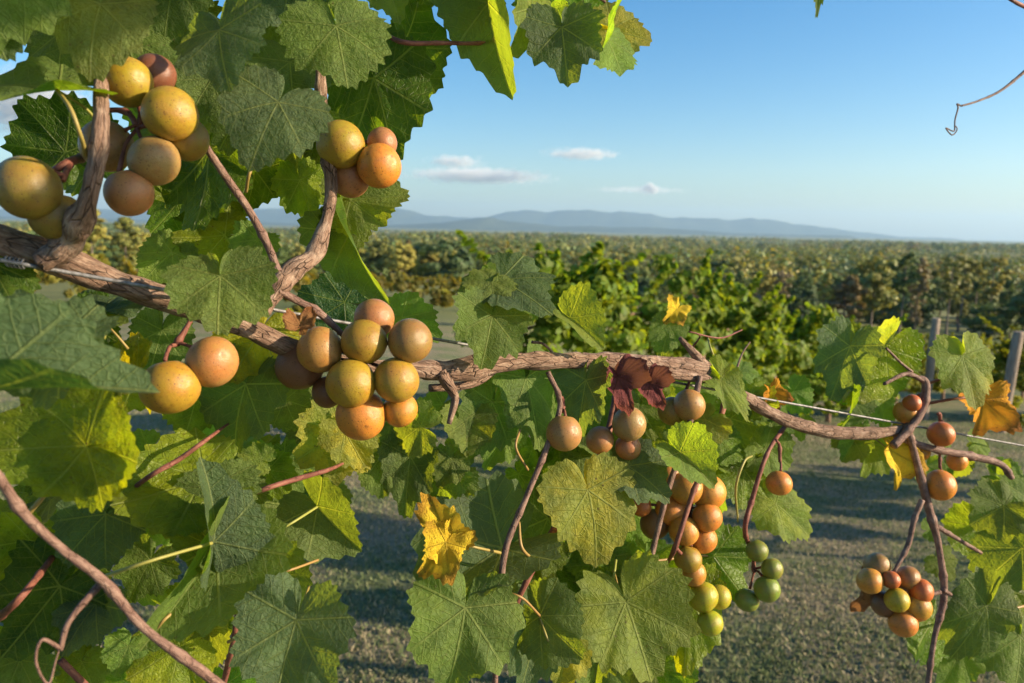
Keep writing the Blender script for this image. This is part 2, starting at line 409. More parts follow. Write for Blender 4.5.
def trunk_mesh(h, top, r, bend):
    V, F = [], []; n = 7; rows = 6
    for i in range(rows):
        z = -.02 * h + top * h * i / (rows - 1); rr = r * h * (1 - .75 * i / (rows - 1)) * (1.5 if i == 0 else 1)
        for k in range(n):
            a = k / n * 2 * math.pi
            V.append((math.cos(a) * rr + bend * h * math.sin(z / h * 3), math.sin(a) * rr, z))
    for i in range(rows - 1):
        for k in range(n): F.append((i * n + k, i * n + (k + 1) % n, (i + 1) * n + (k + 1) % n, (i + 1) * n + k))
    # a few limbs
    for b in range(5):
        z = h * (top * .45 + .1 * b * top); a = b * 2.4; L = h * .14
        p0 = Vector((bend * h * math.sin(z / h * 3), 0, z)); p1 = p0 + Vector((math.cos(a) * L, math.sin(a) * L, L * .9)); o = len(V); q = r * h * .35
        for pp, s in ((p0, 1), (p1, .3)):
            for k in range(3): V.append((pp.x + q * s * math.cos(k * 2.1), pp.y + q * s * math.sin(k * 2.1), pp.z))
        for k in range(3): F.append((o + k, o + (k + 1) % 3, o + 3 + (k + 1) % 3, o + 3 + k))
    return np_mesh('trunk', V, F, M_TRUNK, True)
KINDS = {}
for kn, (kind, top, r, nc, per, size) in {
        'broad0': ('broad', .8, .02, 60, 70, .023), 'broad1': ('broad', .8, .02, 48, 80, .024), 'broad2': ('broad', .8, .018, 70, 60, .022),
        'pine0': ('pine', .97, .011, 46, 50, .015), 'pine1': ('pine', .97, .012, 34, 60, .016),
        'slim0': ('slim', .9, .013, 60, 50, .016), 'bush0': ('bush', .5, .02, 60, 70, .03)}.items():
    pts, outw = crown_points(kind, 1., nc, per)
    cv = quads_at(pts, len(pts), .15, size, outw)
    KINDS[kn] = (trunk_mesh(1., top, r, rnd.uniform(-.02, .02)), np_mesh('crown', cv, np.arange(len(cv)).reshape(-1, 4), M_CANOPY))
TONE = {'dark': (.075, .12, .042), 'green': (.12, .175, .05), 'olive': (.21, .225, .06), 'gold': (.30, .28, .06), 'rust': (.18, .14, .055), 'grey': (.22, .19, .11)}
TL = {'dark': 'dark green', 'green': 'mid green', 'olive': 'olive green', 'gold': 'yellowing', 'rust': 'rusty brown', 'grey': 'half bare greyish'}
KL = {'broad': 'rounded broadleaf tree', 'pine': 'tall pine', 'slim': 'slender upright tree', 'bush': 'low spreading tree'}
def put_tree(kn, px, d, h, tone, label=None, group=None, rz=None, wide=1.):
    x = (px - 512) / FPX * d
    k = ''.join(c for c in kn if not c.isdigit())
    name = {'broad': 'broadleaf_tree', 'pine': 'pine_tree', 'slim': 'slender_tree', 'bush': 'spreading_tree'}[k]
    o = empty(name, (x, d, float(gz(x, d)))); o.scale = (h * wide, h * wide, h); o.rotation_euler = (0, 0, rnd.uniform(0, 6.28) if rz is None else rz)
    lab = label or f'{TL[tone]} {KL[k]} among the trees of the wood below the vineyard'
    tag(o, lab, 'tree', group or f'{TL[tone]} {KL[k]}s of the wood')
    add_obj('trunk', KINDS[kn][0], o); c = add_obj('crown', KINDS[kn][1], o)
    t_ = TONE[tone]; j = rnd.uniform(.85, 1.15); c.color = (t_[0] * j, t_[1] * j, t_[2] * j, 1)
    return o
def forest_edge(px):                 # distance at which the wood begins
    return float(np.interp(px, [-100, 0, 200, 360, 480, 560, 700, 850, 1100], [120, 130, 150, 185, 190, 175, 150, 140, 135]))
put_tree('pine0', 901, 132, 14.6, 'green', 'tallest pine at the right of the wood, with a long bare trunk', wide=1.1)
put_tree('pine1', 949, 130, 13.8, 'olive', 'pine with a straight dark bare trunk and flat top, above the wooden posts', wide=1.15)
put_tree('slim0', 917, 134, 14, 'grey', 'thin greyish half bare tree standing between two tall pines', wide=.8)
put_tree('broad1', 845, 138, 11, 'rust', 'round brownish tree with a short trunk at the front edge of the wood', wide=1.0)
put_tree('slim0', 824, 137, 11, 'gold', 'narrow yellow-green tree just left of the round brownish tree', wide=.9)
put_tree('bush0', 438, 178, 11, 'dark', 'dark rounded tree standing forward of the wood above the grape leaves', wide=1.3)
put_tree('broad0', 872, 142, 15, 'olive', 'tall olive broadleaf tree right behind the round brownish tree', wide=.9)
put_tree('broad2', 400, 170, 9, 'gold', 'bright yellowing tree at the left of the dark rounded tree', wide=1.1)
put_tree('slim0', 92, 112, 11, 'gold', 'sunlit yellow-green tree with a pale bare trunk seen below the upper left grapes', wide=1.5)
put_tree('slim0', 126, 116, 10, 'olive', 'olive tree beside the pale trunk, seen between grapes and the thick cordon', wide=1.5)
used = []
cnt = 0
for ring in range(9):
    step = 25 - ring * 1.2
    px = -60 + rnd.uniform(0, step)
    while px < 1085 and cnt < 285:
        d = forest_edge(px) * (1 + .13 * ring + rnd.uniform(-.04, .05)) * (1.0 if ring < 6 else 1 + .08 * (ring - 5))
        if ring or not (800 < px < 970):
            r_ = rnd.random()
            if px > 560:
                kn = rnd.choice(['broad0', 'broad1', 'broad2', 'slim0', 'bush0', 'pine0', 'pine1', 'broad2']); tone = rnd.choices(['dark', 'green', 'olive', 'gold', 'rust', 'grey'], [4, 5, 4, 1.5, .6, .6])[0]
            else:
                kn = rnd.choice(['broad0', 'broad1', 'broad2', 'bush0', 'broad1', 'slim0']); tone = rnd.choices(['dark', 'green', 'olive', 'gold', 'rust'], [4, 4, 5, 2.5, .6])[0]
            h = rnd.uniform(6.2, 11) * (1.25 if kn[:4] == 'pine' else .75 if kn[:4] == 'bush' else 1) * (1.12 if px > 600 else .92)
            put_tree(kn, px, d, h, tone, wide=rnd.uniform(.9, 1.35)); cnt += 1
        px += step * rnd.uniform(.7, 1.3)

def far_wood():
    n = 12000
    px = nrng.uniform(-250, 1280, n); u = nrng.random(n)
    d = 370 * (4800 / 370) ** u
    x = (px - 512) / FPX * d; h = nrng.uniform(9, 17, n) * (1 + .25 * np.sin(x * .013) * np.sin(d * .006))
    per = 48
    p = nrng.normal(size=(n, per, 3)); p /= np.linalg.norm(p, axis=2)[..., None]; p[..., 2] = np.abs(p[..., 2]) * .9 + .1
    wd = h * nrng.uniform(.36, .55, n) * np.where(d > 1500, 1.7, 1.)
    lift = (4 * np.sin(x * .0061 + 1) + 4 * np.sin(d * .0043) + 3 * np.sin(x * .017 + d * .003)) * np.clip((d - 500) / 900, 0, 1)
    c = np.stack([x, d, gz(x, d) + lift], 1)[:, None, :] + p * np.stack([wd, wd, h], 1)[:, None, :] * nrng.uniform(.75, 1.02, (n, per, 1))
    sz = np.repeat(h * .075 * np.where(d > 1500, 1.9, 1.), per)
    v = quads_at(c.reshape(-1, 3), n * per, .1, 1., p.reshape(-1, 3) * .9) 
    cc = np.repeat(c.reshape(-1, 3), 4, axis=0); v = cc + (v - cc) * np.repeat(sz, 4)[:, None]
    me = np_mesh('far_wood', v, np.arange(len(v)).reshape(-1, 4), M_WOOD)
    tones = np.array([(.085, .125, .05), (.12, .17, .055), (.20, .215, .065), (.29, .275, .08), (.20, .17, .07), (.16, .195, .06)])
    tc = tones[nrng.choice(6, n, p=[.2, .24, .22, .12, .1, .12])] * nrng.uniform(.8, 1.25, (n, 1))
    tc = np.repeat(np.concatenate([tc, np.ones((n, 1))], 1), per * 4, axis=0).astype(np.float32)
    at = me.attributes.new('tone', 'FLOAT_COLOR', 'POINT'); at.data.foreach_set('color', tc.ravel())
    o = add_obj('far_wood', me)
    tag(o, 'far-off unbroken wood stretching from the vineyard slope to the blue hills', 'wood', kind='stuff')
far_wood()

# ------------------------------------------------------------------ tubes
def catmull(pts, sub):
    pts = [np.array(p, float) for p in pts]; P_ = [2 * pts[0] - pts[1]] + pts + [2 * pts[-1] - pts[-2]]; out = []
    for i in range(1, len(P_) - 2):
        p0, p1, p2, p3 = P_[i - 1:i + 3]
        for k in range(sub):
            t = k / sub
            out.append(.5 * ((2 * p1) + (-p0 + p2) * t + (2 * p0 - 5 * p1 + 4 * p2 - p3) * t * t + (-p0 + 3 * p1 - 3 * p2 + p3) * t ** 3))
    out.append(pts[-1]); return np.array(out)
class Tubes:
    def __init__(s): s.v, s.f, s.a = [], [], []; s.n = 0
    def add(s, pts, rad, segs=10, sub=6, ridge=0., lump=0., seed=0, node=0.):
        """pts: 3D points, rad: radius per point"""
        c = catmull([(*p, r) for p, r in zip(pts, rad)], sub); r = np.maximum(c[:, 3], 1e-5); c = c[:, :3]
        rg = np.random.default_rng(abs(seed) + len(s.v))
        t = np.gradient(c, axis=0); t /= np.maximum(np.linalg.norm(t, axis=1), 1e-9)[:, None]
        u = np.zeros_like(t); ref = np.array([.31, .2, .93]); u0 = np.cross(t[0], ref); u0 /= np.linalg.norm(u0); u[0] = u0
        for i in range(1, len(t)):
            w = u[i - 1] - t[i] * np.dot(u[i - 1], t[i]); u[i] = w / np.linalg.norm(w)
        w = np.cross(t, u); L = np.concatenate([[0], np.cumsum(np.linalg.norm(np.diff(c, axis=0), axis=1))])
        a = np.linspace(0, 2 * np.pi, segs, endpoint=False); off = rg.uniform(0, 10)
        A, LL = np.meshgrid(a, L)
        mod = np.ones_like(A)
        if ridge:
            for k, (f_, am) in enumerate([(3, .9), (5, .7), (7, .5), (11, .35)]):
                mod += ridge * am * np.sin(f_ * A + LL / r.mean() * (.25 + .11 * k) + rg.uniform(0, 6.3) + 1.1 * np.sin(LL / r.mean() * .33 + k))
        if lump:
            g = np.interp(L, np.linspace(0, L[-1], max(4, int(L[-1] / r.mean() / 1.6))), rg.normal(size=max(4, int(L[-1] / r.mean() / 1.6))))
            mod += lump * g[:, None]
        if node:
            for l0 in np.arange(node * rg.uniform(.3, .7), L[-1], node): mod += (.30 * np.exp(-((L - l0 - rg.uniform(-.2, .2) * node) / (r.mean() * 1.1)) ** 2))[:, None]
        if lump:
            for _ in range(5):
                k1, k2, k3 = rg.integers(1, 5), rg.uniform(.5, 2.2) / r.mean(), rg.uniform(0, 6.3); mod += lump * .45 * np.sin(k1 * A + k2 * LL + k3) * np.sin(.37 * k2 * LL + k3 * 2)
        RR = r[:, None] * mod
        v = c[:, None, :] + RR[..., None] * (np.cos(A)[..., None] * u[:, None, :] + np.sin(A)[..., None] * w[:, None, :])
        n = len(c)
        s.v.append(v.reshape(-1, 3)); s.a.append(np.stack([np.cos(A) * r.mean() + off, np.sin(A) * r.mean(), LL + off], -1).reshape(-1, 3))
        i, j = np.meshgrid(np.arange(n - 1), np.arange(segs), indexing='ij'); j2 = (j + 1) % segs
        s.f += (np.stack([i * segs + j, i * segs + j2, (i + 1) * segs + j2, (i + 1) * segs + j], -1).reshape(-1, 4) + s.n).tolist()
        s.f.append([s.n + k for k in range(segs)][::-1]); s.f.append([s.n + (n - 1) * segs + k for k in range(segs)])
        s.n += n * segs
    def build(s, name, mat, parent=None, origin=None):
        v = np.concatenate(s.v)
        o_ = np.array(origin if origin is not None else (0, 0, 0), float)
        me = bpy.data.meshes.new(name); me.from_pydata((v - o_).tolist(), [], s.f)
        me.polygons.foreach_set('use_smooth', np.ones(len(me.polygons), bool))
        at = me.attributes.new('tube', 'FLOAT_VECTOR', 'POINT'); at.data.foreach_set('vector', np.concatenate(s.a).astype(np.float32).ravel())
        me.materials.append(mat)
        o = bpy.data.objects.new(name, me); link(o, parent)
        if parent is None: o.location = o_
        return o
def px_path(pts, dd=0., thin=1.):
    """(px, py, diameter px[, extra depth]) -> 3D points, radii"""
    q, r = [], []
    for p in pts:
        d = D(p[0]) + dd + (p[3] if len(p) > 3 else 0); q.append(tuple(P(p[0], p[1], d))); r.append(p[2] / 2 * d / FPX * thin)
    return q, r

# ------------------------------------------------------------------ vines in the rows behind
def small_leaves(c, n, size, up=.5, toward=None):
    a = nrng.normal(size=(n, 3)) * .6; a[:, 2] += up
    if toward is not None: a += toward
    a /= np.linalg.norm(a, axis=1)[:, None]
    b = np.cross(a, nrng.normal(size=(n, 3))); b /= np.linalg.norm(b, axis=1)[:, None]; t_ = np.cross(a, b)
    s = (size * nrng.uniform(.55, 1.25, n))[:, None]
    sh = [(0, -.25, 0), (.62, -.5, .1), (.8, .1, .18), (.5, .6, .08), (0, 1.0, -.12), (-.5, .6, .08), (-.8, .1, .18), (-.62, -.5, .1)]
    v = np.stack([c + b * s * x + t_ * s * y + a * s * z for x, y, z in sh], 1).reshape(-1, 3)
    o = np.arange(n)[:, None] * 8
    f = np.concatenate([o + np.array(q) for q in ([0, 1, 2, 3], [0, 3, 4, 5], [0, 5, 6, 7])])
    return v, f
def row_vine_mesh(n, L, h, size, droop=1.35):
    """foliage of one vine along local X, length L, ground at z=0"""
    nc = int((70 if n > 3500 else 40) * L / 2.5) if n > 400 else 16
    C, O = [], []; m_ = n // nc
    def ball(k):
        p = nrng.normal(size=(k, 3)); p /= np.linalg.norm(p, axis=1)[:, None]; return p * nrng.random((k, 1)) ** .45
    for k in range(nc):
        x = nrng.uniform(-L / 2, L / 2); top = h - .15 + .16 * math.sin(x * 2.6 + L) + .08 * math.sin(x * 6.1)
        c = np.array([x, nrng.normal() * .2, top - droop * nrng.random() ** 1.1]); sp = np.array([.19, .17, .13]) * nrng.uniform(.7, 1.15)
        p = ball(m_); C.append(c + p * sp); O.append(p * .9 + [0, np.sign(c[1]) * .5, .25])
        if k % 5 == 0:                                       # a leafy shoot standing out of the top
            kk = max(4, m_ // 2); q = nrng.random((kk, 1)); tip = np.array([nrng.normal() * .22, nrng.normal() * .16, nrng.uniform(.2, .36)])
            C.append(np.array([x, c[1], top - .12]) + q * tip + ball(kk) * .05 * (1.2 - q)); O.append(ball(kk) + [0, 0, .5])
    c = np.concatenate(C); return small_leaves(c, len(c), size, 0., np.concatenate(O) * 1.6)
def vine_trunk(h, L):
    t = Tubes()
    t.add([(0, 0, -.05), (.02, .03, h * .4), (-.02, 0, h * .6), (0, 0, h * .70)], [.045, .035, .03, .028], 7, 4, .1, .05)
    t.add([(-L * .38, 0, h * .68), (-L / 4, .02, h * .70), (0, 0, h * .70), (L / 4, -.02, h * .71), (L * .38, 0, h * .69)], [.014, .018, .025, .018, .014], 6, 3)
    return t
ROWV = []
for k in range(3):
    v, f = row_vine_mesh(6200, 3.0, 1.9, .054)
    tt = vine_trunk(1.9, 3.0); tr = tt.build('trunk', M_BARK); 
    ROWV.append((tr.data, np_mesh('canopy', v, f, M_ROW))); bpy.data.objects.remove(tr)
v, f = row_vine_mesh(3400, 3.0, 2.25, .054, .66); HIGHV = np_mesh('canopy', v, f, M_ROW)
FARV = []
for k in range(2):
    v, f = row_vine_mesh(380, 4.5, 1.8, .17, 1.1); FARV.append(np_mesh('row_vine', v, f, M_ROW))
def row_vine(x, y, ang, k, label, group, tint, hs=1.):
    o = empty('row_vine', (x, y, float(gz(x, y)))); o.rotation_euler = (0, 0, ang); o.scale = (1, 1, hs)
    tag(o, label, 'vine', group)
    add_obj('trunk', ROWV[k % 3][0], o); c = add_obj('canopy', ROWV[k % 3][1], o); c.color = (*tint, 1)
    return o
A2 = R(47)
lab2 = ['leafy green vine nearest behind the cordon, its shoots rising against the wood', 'second vine along the row behind, right of the nearest leafy one',
        'third vine along the row behind, partly hidden by the red dried leaf spur', 'fourth vine along the row behind, where the row drops to the right',
        'fifth vine along the row behind, near the far end of the hedge of vines', 'sixth vine along the row behind, small and low at the hedge end']
for i in range(5):
    x = .8 + i * 2.0 * math.cos(A2) * 1.05; y = 7.3 + i * 2.0 * math.sin(A2) * 1.05
    row_vine(x, y, A2 + (math.pi if i % 2 else 0), i, lab2[i], 'vines in the row behind', (.15, .225, .022), [.97, .95, .88, .80, .72][i])
for i in range(7):
    x = 5.6 + i * 1.75; y = 15.4 + i * 1.1
    row_vine(x, y, R(32), i + 1, 'sunlit leafy vine in the low row behind the two wooden posts', 'vines in the row behind the posts', (.17, .20, .026), .82)
for i in range(4):
    x = 9.6 + i * 2.2; y = 13.0 + i * .8
    row_vine(x, y, R(14), i, 'green vine on the trellis wire at the right of the wooden posts', 'vines by the wooden posts', (.15, .18, .024), .85)
# rows down the slope on the left
for r_ in range(9):
    y0 = 24 + r_ * 11 + r_ * r_ * .9
    x = -y0 * .74
    while x < y0 * .17:
        yy = y0 + (x + y0 * .4) * .25
        o = add_obj('row_vine', FARV[rnd.randrange(2)], None, (x, yy, float(gz(x, yy)))); o.rotation_euler = (0, 0, math.atan(.25) + (math.pi if rnd.random() < .5 else 0))
        o.scale = (1, 1, rnd.uniform(.85, 1.1)); t_ = rnd.uniform(.8, 1.2); o.color = (.19 * t_, .18 * t_, .035, 1)
        tag(o, 'small distant vine in the rows running down the slope on the left', 'vine', 'distant vines down the left slope')
        x += 4.4

# the same wire goes on to the right: its next vines shade the grass
for i in range(3):
    x = 2.95 + i * 2.55; y = 2.2 + i * 1.5
    fv = row_vine(x, y, R(30), i, ['full leafy vine next along the foreground wire, just beyond the large grape vine', 'leafy vine third along the foreground wire, past the full leafy one', 'leafy vine at the far right end of the foreground wire'][i], 'further vines on the foreground wire', (.10, .14, .02), 1.)
    next(c for c in fv.children if c.name.startswith('canopy')).data = HIGHV

# posts and their wire
def post(px, d, h, r, lean, label):
    x = (px - 512) / FPX * d * 1.028; z = float(gz(x, d))
    V, F = [], []; n = 14; rows = 9
    for i in range(rows):
        zz = -.1 + (h + .1) * i / (rows - 1)
        for k in range(n):
            a = k / n * 2 * math.pi; q = r * (1 + .04 * math.sin(3 * a + i) + .03 * math.sin(i * 2.1 + a)) * (.93 if i == rows - 1 else 1)
            V.append((math.cos(a) * q + lean * zz, math.sin(a) * q, zz))
    for i in range(rows - 1):
        for k in range(n): F.append((i * n + k, i * n + (k + 1) % n, (i + 1) * n + (k + 1) % n, (i + 1) * n + k))
    F.append(tuple((rows - 1) * n + k for k in range(n)))
    me = bpy.data.meshes.new('wooden_post'); me.from_pydata(V, [], F); me.materials.append(M_POST)
    o = add_obj('wooden_post', me, None, (x, d, z)); tag(o, label, 'post', 'trellis posts')
    return Vector((x + lean * h, d, z + h))
p1 = post(924, 13.0, 1.8, .068, .02, 'upright wooden trellis post standing left of the leaning one, vines behind it')
p2 = post(1002, 11.2, 1.55, .075, .06, 'thicker wooden trellis post leaning right, at the right edge beside the trellis vine')
tw = Tubes(); dirw = (p2 - p1).normalized()
tw.add([tuple(p1 - dirw * 6), tuple(p1 + Vector((0, -.08, -.06))), tuple((p1 + p2) / 2 + Vector((0, -.08, -.11))), tuple(p2 + Vector((0, -.09, -.06))), tuple(p2 + dirw * 5)], [.003] * 5, 6, 4)
tag(tw.build('post_wire', M_WIRE), 'slack wire strung between the two wooden trellis posts', 'wire')

# ------------------------------------------------------------------ the main wire
tw = Tubes()
wp = [(px, 260 + (px) * .1815) for px in (-60, 60, 180, 300, 436, 560, 672, 780, 890, 1024, 1120)]
tw.add([tuple(P(x, y, D(x) - (.018 if x < 250 else .0) + .006)) for x, y in wp], [.00105] * len(wp), 10, 4)
# a wire tie twisted round it near the left edge
tie = []
for k in range(40):
    a = k * .75; x = 6 + k * .5; y = 260 + x * .1815; q = P(x, y, D(x) - .012); tie.append((q.x, q.y + math.cos(a) * .0022, q.z + math.sin(a) * .0022))
tw.add(tie, [.0005] * 40, 6, 2)
wire = tw.build('trellis_wire', M_WIRE); tag(wire, 'straight galvanised trellis wire running along the thick woody cordon', 'wire')

# ------------------------------------------------------------------ vine leaves: blade variants
VEINS = np.radians([0, 47, -47, 104, -104])
def make_blade(seed, fold, droop, wave, cup, twist=0., tooth=1., lobes=1., curl=0.):
    rg = np.random.default_rng(seed)
    na, nr = 180, 11
    th = np.linspace(-np.pi, np.pi, na + 1)
    deg = np.abs(np.degrees(th))
    base = np.interp(deg, [0, 9, 22, 36, 48, 60, 75, 92, 108, 124, 140, 155, 166, 173, 178, 180], [1.04, .95, .87, .84, .83, .80, .77, .765, .73, .68, .60, .53, .45, .33, .14, .05])
    base = np.convolve(np.pad(base, 2, mode='wrap'), [.15, .2, .3, .2, .15], 'valid') if False else base
    base *= 1 + lobes * .018 * (np.cos((deg - 0) * 2 * np.pi / 47) - .5)
    sgn = np.where(th < 0, rg.uniform(.93, 1.07), rg.uniform(.93, 1.07)); base = base * (1 + (sgn - 1) * np.clip(deg / 60, 0, 1))
    base = base * (1 + .05 * np.sin(2 * th + seed) * np.sin(th / 2 + 1.57) ** 2 + .035 * np.sin(3 * th + 1.7 * seed) * np.cos(th / 2) ** 2)
    if curl: base = base * (1 + .16 * np.sin(3 * th + seed) * np.sin(th / 2 + 1.57) + .12 * np.sin(5 * th + 2 * seed))
    # coarse teeth, pointing outwards and towards the tip
    pos = 0.; tt = np.zeros_like(th)
    for side in (-1, 1):
        edges = [4.]
        while edges[-1] < 164: edges.append(edges[-1] + rg.uniform(8, 19))
        for e0, e1 in zip(edges[:-1], edges[1:]):
            m = (np.sign(th + 1e-9) == side) & (deg >= e0) & (deg < e1); u = (deg[m] - e0) / (e1 - e0)
            am = rg.uniform(.07, .115) * tooth * (.6 + .03 * (e1 - e0))
            tt[m] = am * np.where(u < .42, u / .42, (1 - u) / .58) ** 1.15
    rr = base * (.92 + tt)
    rho = np.linspace(0, 1, nr + 1) ** .9
    X = np.sin(th)[None, :] * rr[None, :] * rho[:, None]; Y = np.cos(th)[None, :] * rr[None, :] * rho[:, None]
    # nearest main vein per point
    pts = np.stack([X, Y], -1); best = np.full(X.shape, 9.)
    for a in VEINS:
        dvec = np.array([math.sin(a), math.cos(a)]); s = pts @ dvec; tdist = np.abs(pts @ np.array([dvec[1], -dvec[0]])); tdist = np.where(s > 0, tdist, 9); best = np.minimum(best, tdist)
    quilt = .022 * (1 - np.exp(-(best / .09) ** 2)) * np.clip(rho[:, None] * 1.6, 0, 1)
    ph = rg.uniform(0, 6.3, 4)
    TH = th[None, :]
    z = quilt + fold * np.abs(X) ** 1.15 - droop * np.clip(Y, 0, 2) ** 2 - droop * .35 * np.clip(-Y, 0, 1) ** 2 - cup * (X ** 2 + .0 * Y)
    z = z + wave * rho[:, None] ** 2 * (np.sin(4 * TH + ph[0]) * .6 + np.sin(7 * TH + ph[1]) * .4 + np.sin(2 * TH + ph[2]) * .6) + twist * X * Y
    
    Xo, Yo = X.copy(), Y.copy()
    if curl:                                                    # shrivelled: margins roll in
        k = np.clip(rho[:, None] - .25, 0, 1); z = z + curl * k * (.8 * np.sin(2.5 * TH + ph[1] + X * 3) + .5 * np.sin(9 * X + ph[0] + 3 * Y) + .4 * np.sin(11 * Y + ph[3]) + .5)
        Xo *= 1 - .35 * curl * k * 2; Yo *= 1 - .22 * curl * k * 2
    V = np.stack([Xo, Yo, z], -1).reshape(-1, 3); n = na + 1
    i, j = np.meshgrid(np.arange(nr), np.arange(na), indexing='ij')
    f = np.stack([i * n + j, i * n + j + 1, (i + 1) * n + j + 1, (i + 1) * n + j], -1).reshape(-1, 4)   # winding fixed below
    # per-face vein coordinates
    fc = np.stack([X.ravel()[f].mean(1), Y.ravel()[f].mean(1)], -1); ang = np.arctan2(fc[:, 0], fc[:, 1])
    diff = np.abs((ang[:, None] - VEINS[None, :] + np.pi) % (2 * np.pi) - np.pi); vi = diff.argmin(1)
    dv = np.stack([np.sin(VEINS[vi]), np.cos(VEINS[vi])], -1)
    cx = X.ravel()[f]; cyy = Y.ravel()[f]
    s = cx * dv[:, 0:1] + cyy * dv[:, 1:2]; t_ = cx * dv[:, 1:2] - cyy * dv[:, 0:1]
    tm = t_.mean(1, keepdims=True)
    q = s - .85 * np.abs(t_) + np.where(tm > 0, .085, 0.) + 1.7
    blade_uv = np.stack([cx, cyy], -1); vein_uv = np.stack([q, np.abs(t_)], -1)
    return V, f[:, ::-1], blade_uv[:, ::-1], vein_uv[:, ::-1]
_vr = random.Random(41)
VAR = {   # name: seed fold droop wave cup twist tooth lobes curl
    'flat': [(101 + k, _vr.uniform(.0, .26), _vr.uniform(.08, .32), _vr.uniform(.06, .11), _vr.uniform(.0, .2), _vr.uniform(-.18, .18), _vr.uniform(.75, 1.3), _vr.uniform(.3, 4.2)) for k in range(11)],
    'fold': [(131 + k, _vr.uniform(.4, .7), _vr.uniform(.1, .35), _vr.uniform(.05, .08), .0, _vr.uniform(-.1, .1)) for k in range(4)],
    'droop': [(141 + k, _vr.uniform(.05, .2), _vr.uniform(.36, .55), _vr.uniform(.06, .09), _vr.uniform(.1, .2), _vr.uniform(-.1, .1)) for k in range(3)],
    'dry': [(109, .3, .2, .10, .0, .2, 1.2, 2.5, .07), (110, .4, .25, .12, .1, -.25, 1.2, 3., .09)],
    'crisp': [(151, .55, .3, .13, .1, .3, 1., 3., .24), (152, .6, .35, .14, .1, -.3, 1., 3., .28)]}
BL, BV = {}, {}
for vk, lst in VAR.items():
    BL[vk], BV[vk] = [], []
    for args in lst:
        V, f, bu, vu = make_blade(*args)
        me = np_mesh('leaf', V, f, M_DRY if vk in ('dry', 'crisp') else M_LEAF, True)
        for nm, dat in (('blade', bu), ('vein', vu)):
            l_ = me.uv_layers.new(name=nm); l_.data.foreach_set('uv', dat.astype(np.float32).ravel())
        BL[vk].append(me); BV[vk].append((V, f, bu, vu))
def stalk_mesh(k):
    t = Tubes(); b = [(.0, .0, -.01), (.01, -.12, -.10), (.04 * (k - 1), -.28, -.26), (.10 * (k - 1), -.36, -.5)]
    t.add(b, [.013, .014, .015, .020], 6, 4)
    o = t.build('leaf_stalk', M_STALK); me = o.data; bpy.data.objects.remove(o); return me
STALK = [stalk_mesh(k) for k in range(3)]

LC = {'g': (.086, .175, .020, .25), 'd': (.056, .125, .018, .12), 'b': (.030, .095, .050, 0.), 'l': (.155, .235, .022, .45), 'y': (.25, .285, .024, .6), 'o': (.105, .16, .034, .5),
      'Y': (.80, .60, .04, .7), 'O': (.80, .38, .025, .8), 'R': (.20, .06, .06, .7), 'B': (.34, .18, .07, .6)}  # b puts bluish sky sheen, l a sunlit tone, into the leaf colour
ALL = []          # (area, record)
def leaf_frame(J, T, d, nx, ny, side, w, ln=None):
    nz = math.sqrt(max(.0, 1 - nx * nx - ny * ny))
    if nz < .3:
        k = math.sqrt(1 - .09) / math.hypot(nx, ny); nx *= k; ny *= k; nz = .3
    n = Vector((nx, ny, nz)); tx, ty = T[0] - J[0], -(T[1] - J[1])
    t = Vector((tx, ty, -(nx * tx + ny * ty) / nz)); L = t.length * d / FPX if ln is None else ln
    yv = t.normalized(); zv = n * side; xv = yv.cross(zv).normalized()
    m = Matrix((cam2world(xv) * L * w, cam2world(yv) * L, cam2world(zv) * L)).transposed().to_4x4()
    m.translation = P(J[0], J[1], d); return m
def lf(jx, jy, tx, ty, c='g', dd=0., nx=.0, ny=.25, side=1, w=1., v='flat', label=None, stalk=True):
    d = D(jx) + dd
    if v not in ('dry', 'crisp') and math.hypot(nx, ny) < .6: nx += rnd.uniform(-.16, .16); ny += rnd.uniform(-.14, .16)
    m = leaf_frame((jx, jy), (tx, ty), d, nx, ny, side, w)
    tx = jx + (tx - jx) * .95; ty = jy + (ty - jy) * .95; m = leaf_frame((jx, jy), (tx, ty), d, nx, ny, side, w)
    px = math.hypot(tx - jx, ty - jy); ALL.append([px * px * w, m, v, rnd.randrange(len(BL[v])), c, label, stalk, rnd.random()])

# --- top left
lf(100, 4, 99, 76, 'o', -.045, .1, .3, 1, 1.02, 'droop', label='yellow-green leaf freckled with dark spots')
lf(-14, 6, 8, 64, 'b', -.03, .2, .3)
lf(58, 90, -22, 112, 'g', -.03, .1, .88, 1, .9)
lf(64, 30, 58, 92, 'd', .06)
lf(66, 152, 30, 98, 'd', .09, .1, -.2, -1, 1.1)
lf(92, 165, 62, 118, 'g', .10, -.2, -.2, -1)
lf(219, 30, 232, 92, 'b', -.05, -.2, .35, 1, 1.12, 'flat')
lf(336, 26, 352, 92, 'g', -.06, .1, .3, 1, 1.05, 'flat')
lf(278, 102, 258, 165, 'b', -.07, .25, .35, 1, 1.02, 'droop')
lf(374, 78, 404, 176, 'd', .035, -.25, -.15, -1, .78, 'flat')
lf(402, 46, 452, 112, 'd', .06, -.35, .0, -1, .72)
lf(388, -14, 402, 24, 'l', .02, .1, .2)
lf(488, 3, 498, 94, 'g', .0, -.35, .1, 1, .62, 'fold')
lf(470, -8, 452, 40, 'g', .02, .1, .1, -1, .9)
lf(562, 27, 567, 88, 'b', -.02, -.1, .3, 1, .92, 'flat')
lf(610, 30, 655, 38, 'y', .0, .2, .2, 1, .95)
lf(606, 36, 596, 80, 'b', -.025, .93, .1, 1, .8, 'fold')
lf(580, 12, 610, -6, 'y', .05, .1, .1, -1, 1.)
lf(548, 10, 535, 50, 'l', .03, -.6, .1, 1, .9)
lf(538, -4, 560, 30, 'g', .04, .1, .2, -1, 1)
